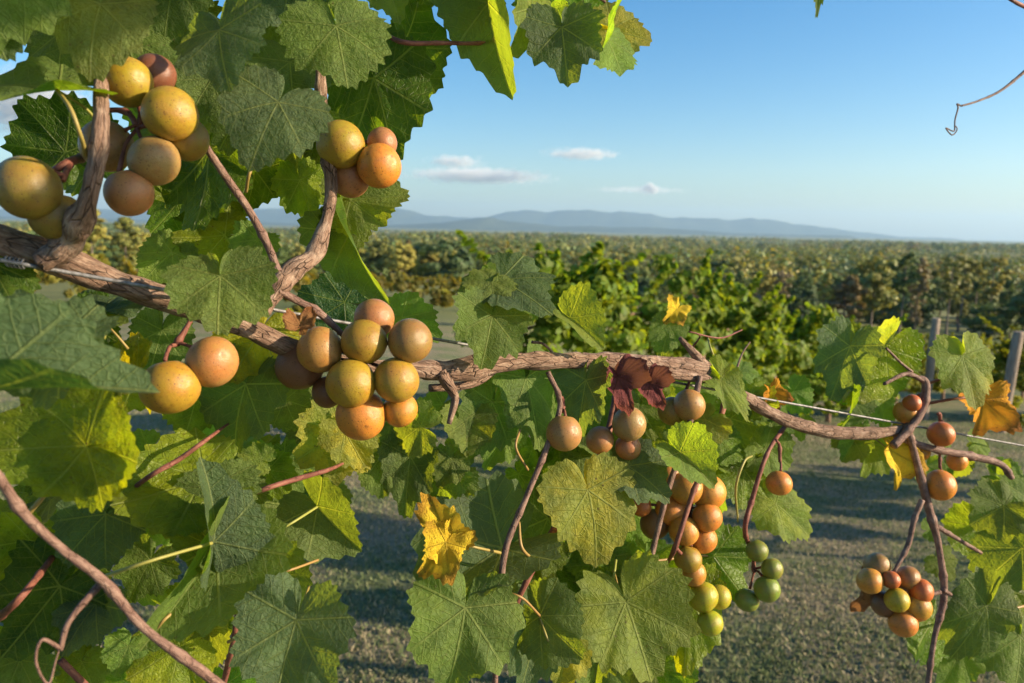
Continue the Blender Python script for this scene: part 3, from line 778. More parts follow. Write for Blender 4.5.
lf(531, 8, 524, 66, 'l', .0, .85, .1, 1, .8)
lf(816, -34, 825, 15, 'g', .0, .3, .1, 1, .32)
lf(175, -18, 160, 40, 'd', .05, .1, .2)
lf(290, -20, 285, 40, 'b', .03, .1, .3)
lf(430, -20, 420, 20, 'g', .05, .1, .2, -1)
lf(290, 62, 300, 120, 'd', .05)
lf(250, 100, 215, 150, 'd', .05, .1, .1)
lf(212, 78, 190, 120, 'd', .05, .1, .1)
# --- second band
lf(350, 200, 415, 194, 'l', .03, -.1, .3, 1, .85)
lf(362, 188, 350, 235, 'g', .05, .1, .1, -1, .9)
lf(208, 150, 206, 236, 'g', .09, -.2, -.1, -1, .86)
lf(188, 188, 152, 240, 'g', .11, -.2, .1, -1, .9)
lf(255, 170, 250, 225, 'g', .11, -.3, 0, -1, .9)
lf(300, 180, 312, 225, 'd', .08, .3, .1, -1, .8)
lf(220, 276, 226, 340, 'g', -.045, .12, .3, 1, 1.05, 'flat')
lf(172, 252, 147, 284, 'g', .10, .1, .3)
lf(225, 235, 175, 245, 'l', .1, .1, .3, -1, .9)
lf(258, 240, 240, 268, 'g', .06, .1, .4)
lf(96, 314, 34, 300, 'b', .01, -.1, .9, 1, 1.0, 'flat')
lf(98, 318, 135, 305, 'd', .015, .0, .85, 1, 1.)
lf(84, 320, 120, 345, 'd', .03, .1, .1, -1, 1.1)
lf(60, 346, -48, 336, 'b', -.08, .0, .45, 1, .8, 'flat')
lf(-30, 392, 139, 374, 'b', -.09, .12, .78, 1, .55, 'fold')
lf(137, 372, 90, 392, 'y', .035, -.35, .1, -1, 1.1, 'flat')
lf(112, 372, 118, 322, 'y', .045, -.3, .1, -1, .9)
lf(162, 330, 152, 375, 'd', .05, .1, .2)
lf(86, 446, -24, 452, 'l', -.07, -.35, -.1, -1, .82, 'droop')
lf(86, 446, 176, 462, 'l', -.06, -.3, .05, -1, .72, 'droop')
lf(-10, 262, 36, 314, 'd', .0, .1, .5, -1, .7)
lf(262, 328, 236, 386, 'y', .03, .3, .2, -1, .95)
lf(246, 384, 222, 462, 'd', .03, -.3, .1, 1, .82)
lf(196, 398, 190, 440, 'g', .06, .1, .1, -1, 1)
lf(342, 430, 296, 462, 'y', .03, .25, .2, 1, 1.0)
lf(345, 432, 372, 476, 'y', .02, .35, .2, 1, .8)
lf(285, 400, 300, 430, 'd', .05)
lf(204, 476, 132, 508, 'l', .01, .2, .5, -1, .85)
lf(150, 452, 120, 480, 'g', .06, .1, .3)
lf(217, 484, 232, 526, 'g', .0, .1, .25, 1, 1.25)
lf(214, 542, 221, 460, 'b', -.02, .88, -.1, 1, .75, 'fold')
lf(212, 546, 166, 500, 'd', .0, .1, .5, 1, .7, 'fold')
lf(106, 514, 66, 562, 'b', .02, .1, .4, 1, .9)
lf(130, 508, 110, 545, 'l', .035, .1, .2, 1, .9)
lf(317, 506, 362, 554, 'd', .03, -.1, .15, 1, .85, 'fold')
lf(262, 460, 240, 450, 'l', .05, .2, .1)
lf(268, 470, 290, 500, 'g', .06, .2, .1, -1)
lf(267, 572, 306, 618, 'g', .03, .1, .2, 1, .9, 'fold')
lf(296, 620, 276, 704, 'b', -.06, .05, .4, 1, .9, 'flat')
lf(216, 546, 168, 640, 'g', -.01, .55, .1, 1, .5, 'fold')
lf(180, 646, 136, 674, 'l', .02, .1, .3, -1, 1.1)
lf(60, 586, 14, 652, 'd', .03, -.1, .2, -1, 1.)
lf(96, 604, 72, 644, 'b', .02, .1, .4, 1, .9)
lf(128, 646, 118, 676, 'b', .03, .3, .2)
lf(20, 660, 50, 700, 'g', .05)
lf(82, 662, 70, 700, 'g', .05, .1, .2)
lf(150, 560, 130, 600, 'g', .06, .1, .2)
lf(195, 600, 180, 640, 'l', .06, .1, .1, -1)
lf(30, 540, 5, 580, 'l', .05, .1, .2, -1)
# --- centre
lf(500, 280, 548, 306, 'b', .0, -.15, .78, 1, .95, 'flat')
lf(492, 282, 466, 300, 'b', -.005, .1, .72, 1, 1., 'flat')
lf(492, 316, 484, 366, 'g', -.02, .2, .35, 1, 1.0, 'flat')
lf(520, 296, 524, 334, 'd', .02, .4, .1, 1, .9)
lf(488, 268, 492, 278, 'g', .01, .1, .2)
lf(570, 318, 604, 346, 'g', .0, .2, .5, 1, .75, 'fold')
lf(300, 326, 306, 304, 'B', -.035, .2, .3, 1, 1.1, 'crisp', label='crumpled brown dead leaf in the fork of the cordon')
lf(478, 312, 460, 318, 'O', .01, .1, .2, 1, 1.0, 'dry', label='small crumpled orange dead leaf')
lf(402, 318, 445, 338, 'd', .05, .0, .5, 1, .8)
lf(345, 302, 296, 292, 'b', .05, .1, .1, -1, .9)
lf(350, 232, 374, 304, 'g', .04, -.6, .1, 1, .55, 'fold')
lf(345, 222, 330, 262, 'g', .05, .4, .1, -1, .8)
lf(526, 378, 544, 452, 'g', .02, .45, .2, 1, .7)
lf(586, 380, 574, 437, 'b', -.01, -.35, .3, 1, .72)
lf(618, 377, 634, 413, 'R', -.025, .2, .3, 1, .95, 'crisp', label='crumpled dried crimson leaf hanging below the cordon')
lf(650, 382, 667, 407, 'R', -.02, .0, .2, 1, 1., 'crisp', label='smaller shrivelled crimson leaf')
lf(669, 326, 660, 358, 'g', .02, -.2, .2, 1, .8)
lf(677, 309, 662, 323, 'Y', .02, .3, .4, 1, .8, 'dry', label='small yellow leaf tipped up above the cordon')
lf(740, 372, 761, 374, 'l', .03, .2, .2, 1, .9)
lf(720, 380, 746, 421, 'b', -.022, .1, .62, 1, .5, 'flat')
lf(706, 420, 670, 440, 'b', -.02, -.1, .7, 1, .9)
lf(698, 380, 706, 418, 'g', .03, .2, .1, 1)
lf(640, 410, 632, 450, 'g', .05, .2, .1, 1)
lf(492, 402, 478, 460, 'g', .03, .2, .2, 1, .8)
lf(505, 430, 486, 474, 'l', .05, .35, .1, 1, .7)
lf(628, 466, 676, 494, 'b', -.02, .1, .65, 1, .95, 'flat')
lf(680, 452, 714, 482, 'l', -.05, .1, .45, 1, .8, 'fold')
lf(588, 490, 606, 566, 'y', -.02, .3, .3, 1, .95, 'droop')
lf(626, 602, 654, 682, 'l', -.03, .25, .3, 1, .98, 'flat')
lf(690, 598, 682, 676, 'l', .03, -.2, .1, -1, .7)
lf(714, 556, 746, 600, 'g', .04, -.1, .1, -1, 1.05)
lf(776, 504, 818, 538, 'l', .02, .2, .2, 1, .8)
lf(765, 448, 800, 470, 'g', .03, .2, .2)
lf(745, 470, 738, 515, 'd', .04, .2, .1, -1, .9)
lf(720, 440, 745, 462, 'l', .04, .3, .2, -1)
lf(540, 616, 580, 648, 'd', .0, -.3, .3, 1, .9)
lf(538, 620, 522, 690, 'b', .01, .25, .4, 1, .75)
lf(548, 518, 518, 584, 'd', .05, .2, .1, 1, .95)
lf(446, 538, 430, 493, 'Y', -.005, .3, .1, 1, .72, 'dry', label='bright yellow leaf with rusty tips, upper half')
lf(446, 542, 420, 576, 'Y', -.01, .3, .3, 1, .72, 'dry', label='bright yellow leaf with brown scorched rim, lower half')
lf(465, 608, 452, 692, 'g', -.02, .2, .3, 1, .92, 'flat')
lf(502, 548, 412, 588, 'b', .02, .1, .75, 1, .75, 'fold')
lf(410, 456, 405, 518, 'd', .05, .0, .1, 1, .65)
lf(452, 460, 438, 492, 'y', .03, .3, .2, 1, .8)
lf(380, 458, 385, 500, 'd', .06, .2, .2, 1, .8)
lf(600, 650, 590, 700, 'g', .05, .2, .2, 1, 1)
lf(566, 640, 560, 690, 'y', .04, .3, .2, 1, .8)
lf(640, 500, 652, 545, 'd', .06, .1, .1, 1, .9)
lf(550, 400, 560, 440, 'g', .06, .1, .1, 1, .9)
lf(600, 400, 598, 445, 'd', .06, .1, .1, 1, .9)
lf(648, 560, 662, 600, 'd', .06, .2, .1, 1, 1)
lf(580, 455, 600, 480, 'l', .05, .2, .1, 1, 1)
# --- right
lf(886, 348, 846, 408, 'l', .0, -.45, .2, -1, .62, 'fold')
lf(850, 346, 828, 400, 'b', .03, -.3, .3, 1, .75)
lf(899, 356, 914, 373, 'l', .02, .3, .2, 1, .85)
lf(962, 356, 966, 408, 'l', -.01, .3, .3, 1, .88, 'flat', label='large pale sunlit leaf beside the orange one')
lf(983, 399, 976, 440, 'O', -.005, .05, .2, 1, .95, 'dry', label='bright orange leaf with dark scorched edges')
lf(878, 396, 888, 432, 'l', .03, .3, .2, 1, .8)
lf(852, 400, 846, 428, 'y', .02, .7, .1, 1, .8, 'fold')
lf(772, 392, 782, 414, 'O', .02, .3, .1, 1, .8, 'dry', label='little orange leaf tucked behind the wire')
lf(976, 444, 998, 446, 'l', .02, .2, .2, 1, .9)
lf(890, 450, 908, 496, 'Y', .01, .5, .2, 1, .7, 'dry', label='narrow yellow withered leaf hanging by the forked cane')
lf(872, 444, 858, 478, 'g', .04, .3, .2, 1, .9)
lf(1004, 506, 966, 524, 'd', -.02, -.2, .5, 1, 1.05)
lf(1022, 548, 980, 592, 'd', -.03, -.3, .3, 1, .9)
lf(986, 606, 946, 668, 'd', -.03, -.1, .3, 1, .6, 'droop')
lf(1014, 592, 994, 628, 'g', .02, .1, .1, -1, .9)
lf(1020, 636, 1000, 690, 'g', -.01, .2, .4, 1, .9)
lf(932, 622, 890, 652, 'g', .03, .1, .3, -1, .9)
lf(960, 650, 940, 690, 'g', .05, .1, .2)
lf(866, 574, 861, 608, 'B', .03, .2, .2, 1, .6, 'crisp', label='brown withered leaf behind the lowest bunch')
lf(928, 530, 944, 528, 'l', .02, .2, .2)
lf(1000, 480, 1030, 500, 'l', .03, .1, .3)
lf(940, 560, 956, 580, 'g', .05, .1, .3)

# ------------------------------------------------------------------ main vine
VO = P(330, 360, D(330)); VO.z = float(gz(VO.x, VO.y))
vine = empty('grape_vine', VO); tag(vine, 'large gnarled grape vine trained along a wire in the foreground, with green and yellowing leaves', 'vine')
def vchild(o):
    o.parent = vine; o.matrix_parent_inverse = Matrix.Translation(-VO); return o
cord = Tubes()
q, r = px_path([(-60, 222, 30), (0, 240, 29), (62, 262, 31), (120, 284, 27), (180, 303, 25), (240, 325, 22), (300, 352, 20), (360, 366, 18), (418, 369, 17), (455, 371, 22), (500, 362, 21), (560, 361, 17), (610, 361, 18), (660, 366, 19), (700, 370, 21), (724, 384, 15), (752, 402, 13), (786, 420, 13), (830, 432, 13), (872, 433, 12), (902, 430, 10)])
cord.add(q, r, 40, 18, .022, .085, 1)
q, r = px_path([(40, 262, 22), (58, 252, 30, -.004), (72, 236, 28, -.01), (80, 220, 21, -.02), (89, 196, 18, -.03), (97, 160, 17, -.036), (101, 125, 15, -.036), (101, 90, 14, -.02), (104, 40, 12), (110, -40, 10)], -.012); cord.add(q, r, 28, 12, .015, .08, 2, .05)
q, r = px_path([(262, 312, 16), (278, 288, 17), (296, 268, 20), (314, 254, 16), (326, 222, 13), (331, 190, 13), (327, 150, 13), (322, 122, 12), (320, 60, 9)], -.012); cord.add(q, r, 24, 12, .015, .08, 3, .045)
q, r = px_path([(440, 372, 14), (452, 390, 10), (455, 400, 8), (449, 424, 5)], -.006); cord.add(q, r, 12, 6, .06, .08, 4)
q, r = px_path([(710, 374, 12), (700, 360, 10), (690, 349, 8), (680, 338, 4)], -.004); cord.add(q, r, 14, 6, .06, .08, 5)
q, r = px_path([(500, 366, 9), (470, 384, 9), (430, 388, 8)], .01); cord.add(q, r, 12, 5, .05, .05)
q, r = px_path([(640, 372, 8), (670, 374, 10), (712, 380, 9)], -.012); cord.add(q, r, 12, 5, .05, .05)
# the trunk that carries the cordon, below and left of the frame
tb = P(-60, 222, D(-60)); cord.add([(tb.x - .5, tb.y - .16, float(gz(tb.x - .5, tb.y - .16)) - .03), (tb.x - .46, tb.y - .17, .5), (tb.x - .5, tb.y - .15, 1.2), (tb.x - .38, tb.y - .12, 1.5), (tb.x - .1, tb.y - .03, tb.z + .0), tuple(tb)], [.03, .022, .02, .016, .008, .0068], 18, 8, .08, .06, 6)
vchild(cord.build('cordon', M_BARK))
def shoot(pts, dd=0., mat=None, name='cane', segs=10):
    if mat is M_RED or mat is M_STALK: pts = [(*p[:3], (p[3] if len(p) > 3 else 0) + ((.035 if mat is M_RED else .012) if k in (0, len(pts) - 1) else 0)) for k, p in enumerate(pts)]
    t = Tubes(); q, r = px_path(pts, dd, .86)
    # swollen nodes
    t.add(q, r, segs + 4, 12, .006, .032, int(pts[0][0]), .045 if max(r) > .0016 else 0)
    vchild(t.build(name, mat or M_CANE))
shoot([(278, 272, 10), (268, 246, 9), (250, 212, 9), (228, 180, 9), (208, 150, 8), (204, 140, 5)], -.02)
shoot([(278, 290, 11), (296, 300, 9), (318, 312, 9), (336, 328, 8), (346, 338, 6)], -.015)
shoot([(88, 156, 9), (70, 162, 10), (52, 172, 8), (46, 178, 5)], -.008, M_RED)
shoot([(-20, 452, 10), (0, 479, 11), (24, 514, 12), (62, 549, 10), (104, 582, 12), (144, 628, 10), (200, 670, 12), (240, 702, 11)], -.085)
shoot([(102, 582, 9), (70, 620, 7), (60, 650, 6)], -.08)
shoot([(-10, 625, 10), (20, 598, 9), (52, 558, 7)], .0, M_RED)
shoot([(60, 660, 8), (90, 690, 8)], .0, M_RED)
shoot([(226, 506, 5), (262, 490, 6), (300, 478, 6), (328, 470, 5), (346, 462, 2.5)], -.01, M_RED)
shoot([(118, 500, 5), (150, 476, 6), (178, 460, 6), (206, 440, 5), (228, 424, 2.5)], .0, M_RED)
shoot([(248, 560, 6), (246, 530, 8), (240, 470, 7)], .03, M_RED)
shoot([(222, 690, 7), (236, 630, 8), (244, 560, 7)], .0, M_RED)
shoot([(548, 372, 6), (560, 405, 6), (545, 452, 7), (526, 498, 7), (506, 548, 8), (500, 600, 7), (494, 700, 7)], -.015)
shoot([(620, 380, 8), (602, 452, 8), (572, 500, 8), (548, 540, 8), (520, 595, 7), (500, 640, 5)], .01, M_RED)
shoot([(700, 376, 7), (688, 430, 7), (668, 490, 7), (648, 570, 6)], -.02)
shoot([(728, 390, 7), (714, 440, 6), (694, 490, 6), (676, 545, 6), (668, 562, 4)], -.03, M_RED)
shoot([(790, 420, 5), (768, 452, 5), (752, 500, 6), (745, 530, 6), (752, 552, 4)], -.005, M_RED)
shoot([(893, 446, 10), (910, 428, 9), (922, 410, 9), (926, 388, 9), (924, 380, 8), (918, 377, 4)], -.012)
shoot([(906, 424, 9), (914, 452, 8), (924, 490, 9), (932, 520, 9), (939, 548, 7), (944, 596, 8), (934, 640, 6), (926, 700, 6)], -.006)
shoot([(936, 526, 6), (956, 538, 5), (981, 553, 4)], -.006)
shoot([(922, 500, 7), (914, 520, 6), (908, 545, 6), (894, 572, 4)], -.012)
shoot([(896, 436, 8), (930, 448, 8), (970, 456, 9), (1000, 464, 8), (1012, 478, 6)], .0, M_CANE)
shoot([(940, 592, 5), (928, 596, 4), (924, 604, 2)], -.01)
shoot([(943, 590, 5), (956, 598, 4), (958, 604, 2)], -.01)
shoot([(924, 381, 6), (906, 374, 5), (884, 384, 4)], -.012)
shoot([(926, 384, 4), (945, 376, 3), (962, 358, 3)], -.006, M_RED)
shoot([(924, 404, 4), (960, 398, 3), (984, 396, 3)], -.006, M_RED)
shoot([(912, 372, 4), (900, 362, 3), (886, 348, 3)], -.006, M_CANE)
shoot([(380, 30, 4), (402, 42, 6), (440, 43, 5), (492, 41, 4), (494, 20, 3), (487, 5, 3)], .0, M_RED)
shoot([(420, -20, 8), (445, 2, 8), (456, 10, 5)], .02, M_CANE)
shoot([(470, -40, 5), (530, -10, 5), (600, -2, 4), (612, 32, 3)], .03, M_CANE)
shoot([(985, -20, 4), (1010, -1, 4), (1040, 14, 5)], .0, M_RED)
shoot([(1060, 40, 7), (1024, 72, 4), (1000, 91, 3), (978, 101, 2.4), (961, 106, 2.2)], .0, M_CANE, 'tendril')
shoot([(961, 106, 2), (957, 104, 1.8), (958, 108, 1.8), (955, 120, 1.6), (954, 131, 1.6), (946, 128, 1.5), (952, 135, 1.5), (957, 130, 1.3), (956, 126, 1)], .0, M_CANE, 'tendril', 6)
shoot([(60, 648, 5), (42, 640, 4), (36, 662, 3), (48, 684, 3), (56, 660, 2), (62, 640, 2)], -.08, M_CANE, 'tendril', 6)
shoot([(560, 362, 3), (545, 345, 3), (532, 342, 4)], .0, M_CANE, 'tendril', 6)
shoot([(690, 350, 3), (700, 336, 2), (690, 332, 2), (720, 338, 2), (742, 330, 1.5)], .0, M_RED, 'tendril', 6)
shoot([(724, 378, 3), (712, 352, 2.5), (708, 338, 2)], .0, M_STALK, 'tendril', 6)
shoot([(735, 374, 3), (742, 354, 2), (750, 342, 1.5)], .0, M_CANE, 'tendril', 6)
shoot([(262, 540, 3), (290, 524, 3), (317, 507, 3)], .0, M_STALK, 'tendril', 6)

for pts in ([(57, 90, 4), (70, 108, 5), (80, 134, 5), (86, 155, 6)], [(106, 576, 5), (150, 561, 4), (212, 543, 4)], [(28, 514, 6), (58, 480, 5), (86, 447, 4)], 
            [(246, 192, 4), (250, 172, 4), (262, 154, 4)], [(502, 592, 3), (522, 598, 3), (540, 616, 3)], [(447, 540, 2.5), (474, 547, 3), (501, 553, 4)], [(519, 522, 3), (522, 548, 4), (537, 562, 3)],
            [(622, 555, 2.5, .05), (650, 561, 3, .05), (692, 556, 3, .05), (714, 556, 2, .05)], [(738, 522, 2), (736, 488, 3), (744, 462, 3), (752, 456, 2)], [(610, 594, 3), (614, 574, 3), (616, 560, 3)], [(190, 590, 3), (212, 604, 4), (230, 616, 4)],
            [(150, 640, 4), (164, 620, 4), (190, 600, 3)], [(228, 642, 4), (246, 634, 4), (262, 628, 4)], [(96, 350, 4), (104, 335, 5), (98, 316, 4)], [(960, 622, 3), (985, 616, 3), (1024, 606, 3)],
            [(528, 470, 3), (516, 448, 3), (520, 430, 3)], [(318, 560, 3), (290, 570, 3), (270, 574, 3)], [(560, 660, 3), (548, 640, 3), (540, 618, 3)]):
    shoot(pts, -.012 if pts[0][0] > 130 else -.055, M_STALK, 'leaf_stalk', 4)
ALL.sort(key=lambda a: (a[5] is None, -a[0]))
parts, rest = ALL[:97], ALL[97:]
for rec in parts:
    ar, m, v, k, c, lab, st, j = rec
    o = bpy.data.objects.new('leaf', BL[v][k]); link(o, vine); o.matrix_parent_inverse = Matrix.Translation(-VO); o.matrix_basis = m
    cc = LC[c]; b = .85 + .3 * j; o.color = (cc[0] * b, cc[1] * b, cc[2] * b, cc[3])
    if lab: o['label'] = lab
    if st and (m.to_3x3() @ Vector((0, 0, 1))).dot(m.translation - Vector((0, 0, CAMZ))) < 0:
        s = bpy.data.objects.new('leaf_stalk', STALK[int(j * 2.99)]); link(s, o)
# all further leaves of the vine: behind the others and overhead
def mass(recs, tint, name):
    VV, FF, B1, B2 = [], [], [], []; n = 0
    for m, v, k in recs:
        V, f, bu, vu = BV[v][k]; M3 = np.array(m)
        VV.append(V @ M3[:3, :3].T + M3[:3, 3]); FF.append(f + n); B1.append(bu); B2.append(vu); n += len(V)
    me = np_mesh(name, np.concatenate(VV), np.concatenate(FF), M_LEAFS, True)
    for nm, dat in (('blade', np.concatenate(B1)), ('vein', np.concatenate(B2))):
        l_ = me.uv_layers.new(name=nm); l_.data.foreach_set('uv', dat.astype(np.float32).ravel())
    o = bpy.data.objects.new(name, me); COL.objects.link(o); vchild(o); o.color = tint; tag(o, kind='stuff'); return o
recs = [(r_[1], r_[2], r_[3]) for r_ in rest]
def scatter(x0, y0, x1, y1, n, d0, d1, s0=.035, s1=.055):
    for _ in range(n):
        px, py = rnd.uniform(x0, x1), rnd.uniform(y0, y1); a = rnd.gauss(math.pi / 2, .8)
        d = D(px) + rnd.uniform(d0, d1)
        m = leaf_frame((px, py), (px + math.cos(a) * 40, py + math.sin(a) * 40), d, rnd.uniform(-.6, .5), rnd.uniform(-.3, .7), rnd.choice((1, 1, -1)), rnd.uniform(.85, 1.1), rnd.uniform(s0, s1))
        v = rnd.choice(('flat', 'flat', 'droop', 'fold')); recs.append((m, v, rnd.randrange(len(BV[v]))))
scatter(80, -60, 360, 50, 20, .06, .2)
scatter(150, 100, 340, 210, 12, .1, .22)
scatter(0, 420, 250, 540, 20, .06, .22, .024, .042)
scatter(-40, 540, 90, 690, 9, .06, .2, .024, .04)
scatter(110, 560, 250, 690, 5, .06, .2, .02, .035)
scatter(170, 400, 330, 500, 16, .06, .2, .024, .042)
scatter(500, 400, 680, 640, 40, .05, .2, .024, .046)
scatter(560, 620, 680, 700, 8, .05, .15)
scatter(690, 400, 790, 480, 7, .05, .15)
scatter(970, 480, 1060, 690, 12, .04, .16, .024, .045)
scatter(390, 392, 520, 470, 9, .03, .12, .018, .032)
scatter(690, 385, 800, 470, 10, .02, .12, .018, .032)
scatter(826, 378, 890, 470, 6, .02, .1, .016, .028)
scatter(925, 418, 1015, 470, 6, .02, .1, .016, .026)
scatter(440, 470, 560, 640, 9, .04, .14, .022, .038)
scatter(-300, 200, -60, 700, 26, -.02, .2)
scatter(-200, -320, 520, -60, 70, -.06, .25)
for _ in range(20):                                    # unseen vine leaves above the frame, added to shade the upper-left leaves
    q = Vector((rnd.uniform(.0, .55), rnd.uniform(.22, .62), rnd.uniform(1.83, 2.0)))
    e = Matrix.Rotation(rnd.uniform(0, 6.28), 4, 'Z') @ Matrix.Rotation(rnd.uniform(-1.1, 1.1), 4, 'X') @ Matrix.Rotation(rnd.uniform(-.8, .8), 4, 'Y')
    recs.append((Matrix.Translation(q) @ e @ Matrix.Scale(rnd.uniform(.04, .052), 4), 'flat', rnd.randrange(8)))
mass(recs, (.095, .185, .020, .35), 'foliage')

# ------------------------------------------------------------------ grapes
def grape_mesh():
    import bmesh
    bm = bmesh.new(); bmesh.ops.create_uvsphere(bm, u_segments=40, v_segments=26, radius=1)
    for v in bm.verts:                                     # slight stem dimple and blunt ends
        z = v.co.z
        if z > .9: v.co.z -= (z - .9) * .9
        v.co.z *= .97
        x_, y_, z_ = v.co; v.co *= 1 + .012 * math.sin(3 * x_ + 1) * math.sin(2.3 * y_ + 2 * z_) + .01 * math.sin(2 * y_ - 3 * z_)
    # dried style scar at the far end
    for f in bm.faces: f.smooth = True
    me = bpy.data.meshes.new('grape'); bm.to_mesh(me); bm.free(); me.materials.append(M_GRAPE); return me
GRAPE = grape_mesh()
GC = {'gold': (.335, .235, .024), 'olive': (.25, .18, .028), 'bronze': (.36, .20, .066), 'dusk': (.18, .085, .04), 'rose': (.36, .15, .065), 'amber': (.49, .235, .035),
      'red': (.44, .13, .028), 'lime': (.36, .33, .02), 'green': (.17, .215, .03), 'tan': (.29, .165, .05)}
def bunch(label, grapes, anchor, group=None, dd=-.03, name='grape_bunch', cat='grapes', hub=None):
    cx = sum(g[0] for g in grapes) / len(grapes); cyp = sum(g[1] for g in grapes) / len(grapes)
    d0 = D(cx) + dd; o0 = P(cx, cyp, d0)
    root = empty(name, o0); tag(root, label, cat, group)
    hubp = P(*(hub or (cx, min(g[1] for g in grapes) * .5 + cyp * .5)), d0 + .014)
    t = Tubes()
    ad = D(anchor[0]) + (anchor[2] if len(anchor) > 2 else 0.)
    a = P(anchor[0], anchor[1], ad)
    mid = (a + hubp) / 2 + Vector((.002, .003, .004))
    t.add([tuple(a), tuple(mid), tuple(hubp)], [.0016, .0015, .0017], 8, 5, .05, .12, 3)
    for gx, gy, gr, k, c in grapes:
        rad = gr * d0 / FPX; d = d0 + k * rad
        p = P(gx, gy, d)
        o = bpy.data.objects.new('grape', GRAPE); link(o, root); o.location = p - o0
        ax = (hubp - p); ax = (ax.normalized() + Vector((rnd.gauss(0, .2), rnd.gauss(0, .2), .3))).normalized()
        o.rotation_euler = ax.to_track_quat('Z', 'Y').to_euler()
        rr = rad * d / d0; e = rnd.uniform(.95, 1.06)
        o.scale = (rr, rr * rnd.uniform(.96, 1.03), rr * e)
        cc = GC[c]; j = [rnd.uniform(.88, 1.12) for _ in range(3)]; o.color = (cc[0] * j[0], cc[1] * j[1], cc[2] * j[2], 1)
        top = p + ax * rr * .93; L = (hubp - top)
        if L.length < .09:
            t.add([tuple(hubp), tuple(hubp + L * -.5 + ax * .003), tuple(top)], [.0012, .0009, .0013], 6, 4, .03, .1, 5)
    s = t.build('stem', M_RED); s.location = (0, 0, 0); s.parent = root; s.matrix_parent_inverse = Matrix.Translation(-o0)
    return root
bunch('seven big golden and bronze grapes crowded beside the upright spur at upper left',
      [(127, 82, 25, 0, 'gold'), (155, 74, 20, 1.4, 'dusk'), (170, 114, 27, -.1, 'gold'), (188, 140, 21, 1.3, 'olive'), (154, 161, 25, .1, 'bronze'), (129, 193, 24, -.2, 'bronze'), (107, 146, 26, 1.1, 'bronze')],
      (102, 110, 0), hub=(138, 128))
bunch('two olive-gold grapes at the left edge above the thick cordon', [(28, 188, 31, 0, 'olive'), (57, 217, 26, 1.2, 'olive')], (62, 166, 0), hub=(62, 180))
bunch('cluster of four grapes, one golden and one small pinkish, high on the upright cane',
      [(341, 145, 24, 0, 'gold'), (379, 166, 22, .1, 'amber'), (382, 143, 15, 1.7, 'rose'), (350, 178, 20, 1.1, 'bronze')], (322, 128, 0), hub=(352, 150), dd=-.025)
bunch('pair of dull gold grapes hanging below the left end of the cordon', [(170, 387, 29, 0, 'gold'), (212, 362, 26, .8, 'bronze')], (190, 318, -.01), hub=(176, 345), dd=-.03)
bunch('largest bunch, about ten plump speckled golden grapes in front of the cordon',
      [(320, 350, 23, .1, 'bronze'), (364, 342, 23, 0, 'gold'), (410, 341, 23, .1, 'tan'), (374, 319, 20, 1.1, 'bronze'), (351, 383, 25, -.3, 'gold'), (396, 380, 23, .0, 'gold'), (361, 415, 25, .4, 'amber'), (400, 410, 18, 1.1, 'amber'), (300, 366, 24, 1.2, 'dusk'), (328, 392, 16, 1.9, 'dusk')],
      (338, 332, -.01), hub=(356, 362), dd=-.04)
bunch('single bronze grape hanging alone left of the dried crimson leaf', [(564, 433, 18, 0, 'bronze')], (558, 398, -.01), hub=(562, 412), dd=-.02, name='single_grape', cat='grape')
bunch('three dusky bronze grapes just under the dried crimson leaf', [(600, 440, 14, .3, 'bronze'), (629, 424, 17, 0, 'bronze'), (628, 447, 13, .6, 'bronze')], (615, 400, 0), hub=(614, 426), dd=-.015)
bunch('two brownish grapes tucked under the cordon right of the dried crimson leaf', [(672, 411, 14, .8, 'olive'), (689, 405, 16, 0, 'bronze')], (690, 380, 0), hub=(684, 396), dd=-.01)
bunch('long amber bunch hanging among leaves in the middle of the lower vine',
      [(708, 492, 18, .5, 'amber'), (686, 488, 17, .1, 'amber'), (671, 510, 16, .8, 'amber'), (655, 524, 15, 1.1, 'dusk'), (684, 531, 15, -.1, 'amber'), (707, 517, 15, .0, 'amber'), (703, 539, 14, .6, 'amber'), (688, 559, 14, -.5, 'gold'), (693, 573, 13, .4, 'amber'), (641, 506, 11, .9, 'red'), (668, 472, 13, 1.0, 'amber'), (696, 470, 14, 1, 'amber')],
      (694, 440, 0), hub=(690, 512), dd=.0)
bunch('small lime yellow cluster of four at the bottom of the middle, below the amber bunch', [(703, 597, 15, 0, 'lime'), (719, 597, 12, .6, 'lime'), (710, 623, 13, -.2, 'lime'), (677, 591, 13, .9, 'green')], (676, 548, -.02), hub=(692, 586), dd=.0)
bunch('cluster of four unripe green grapes beside a cupped leaf', [(757, 551, 11, .5, 'green'), (772, 569, 11, .1, 'green'), (767, 589, 13, -.1, 'green'), (747, 600, 12, .8, 'green')], (750, 545, 0), hub=(754, 572), dd=-.01)
bunch('lone round orange grape on a thin stalk right of the amber bunch', [(779, 483, 13, 0, 'amber')], (776, 440, 0), hub=(780, 462), dd=-.01, name='single_grape', cat='grape')
bunch('pair of orange grapes beside the forked grey cane at right', [(906, 412, 12, .2, 'amber'), (912, 403, 9, -.7, 'red')], (924, 400, -.01), hub=(916, 398), dd=.0)
bunch('reddish orange grape on the wire just left of the orange leaf', [(941, 434, 13, 0, 'red')], (938, 414, -.005), hub=(940, 422), dd=-.01, name='single_grape', cat='grape')
bunch('orange grape hanging by itself below the right end of the cordon', [(940, 485, 15, 0, 'amber')], (938, 452, 0), hub=(940, 468), dd=-.01, name='single_grape', cat='grape')
bunch('two half-hidden orange grapes behind the dark cane at right', [(921, 452, 9, 0, 'amber'), (957, 461, 10, .2, 'amber')], (936, 446, 0), hub=(940, 452), dd=.015)
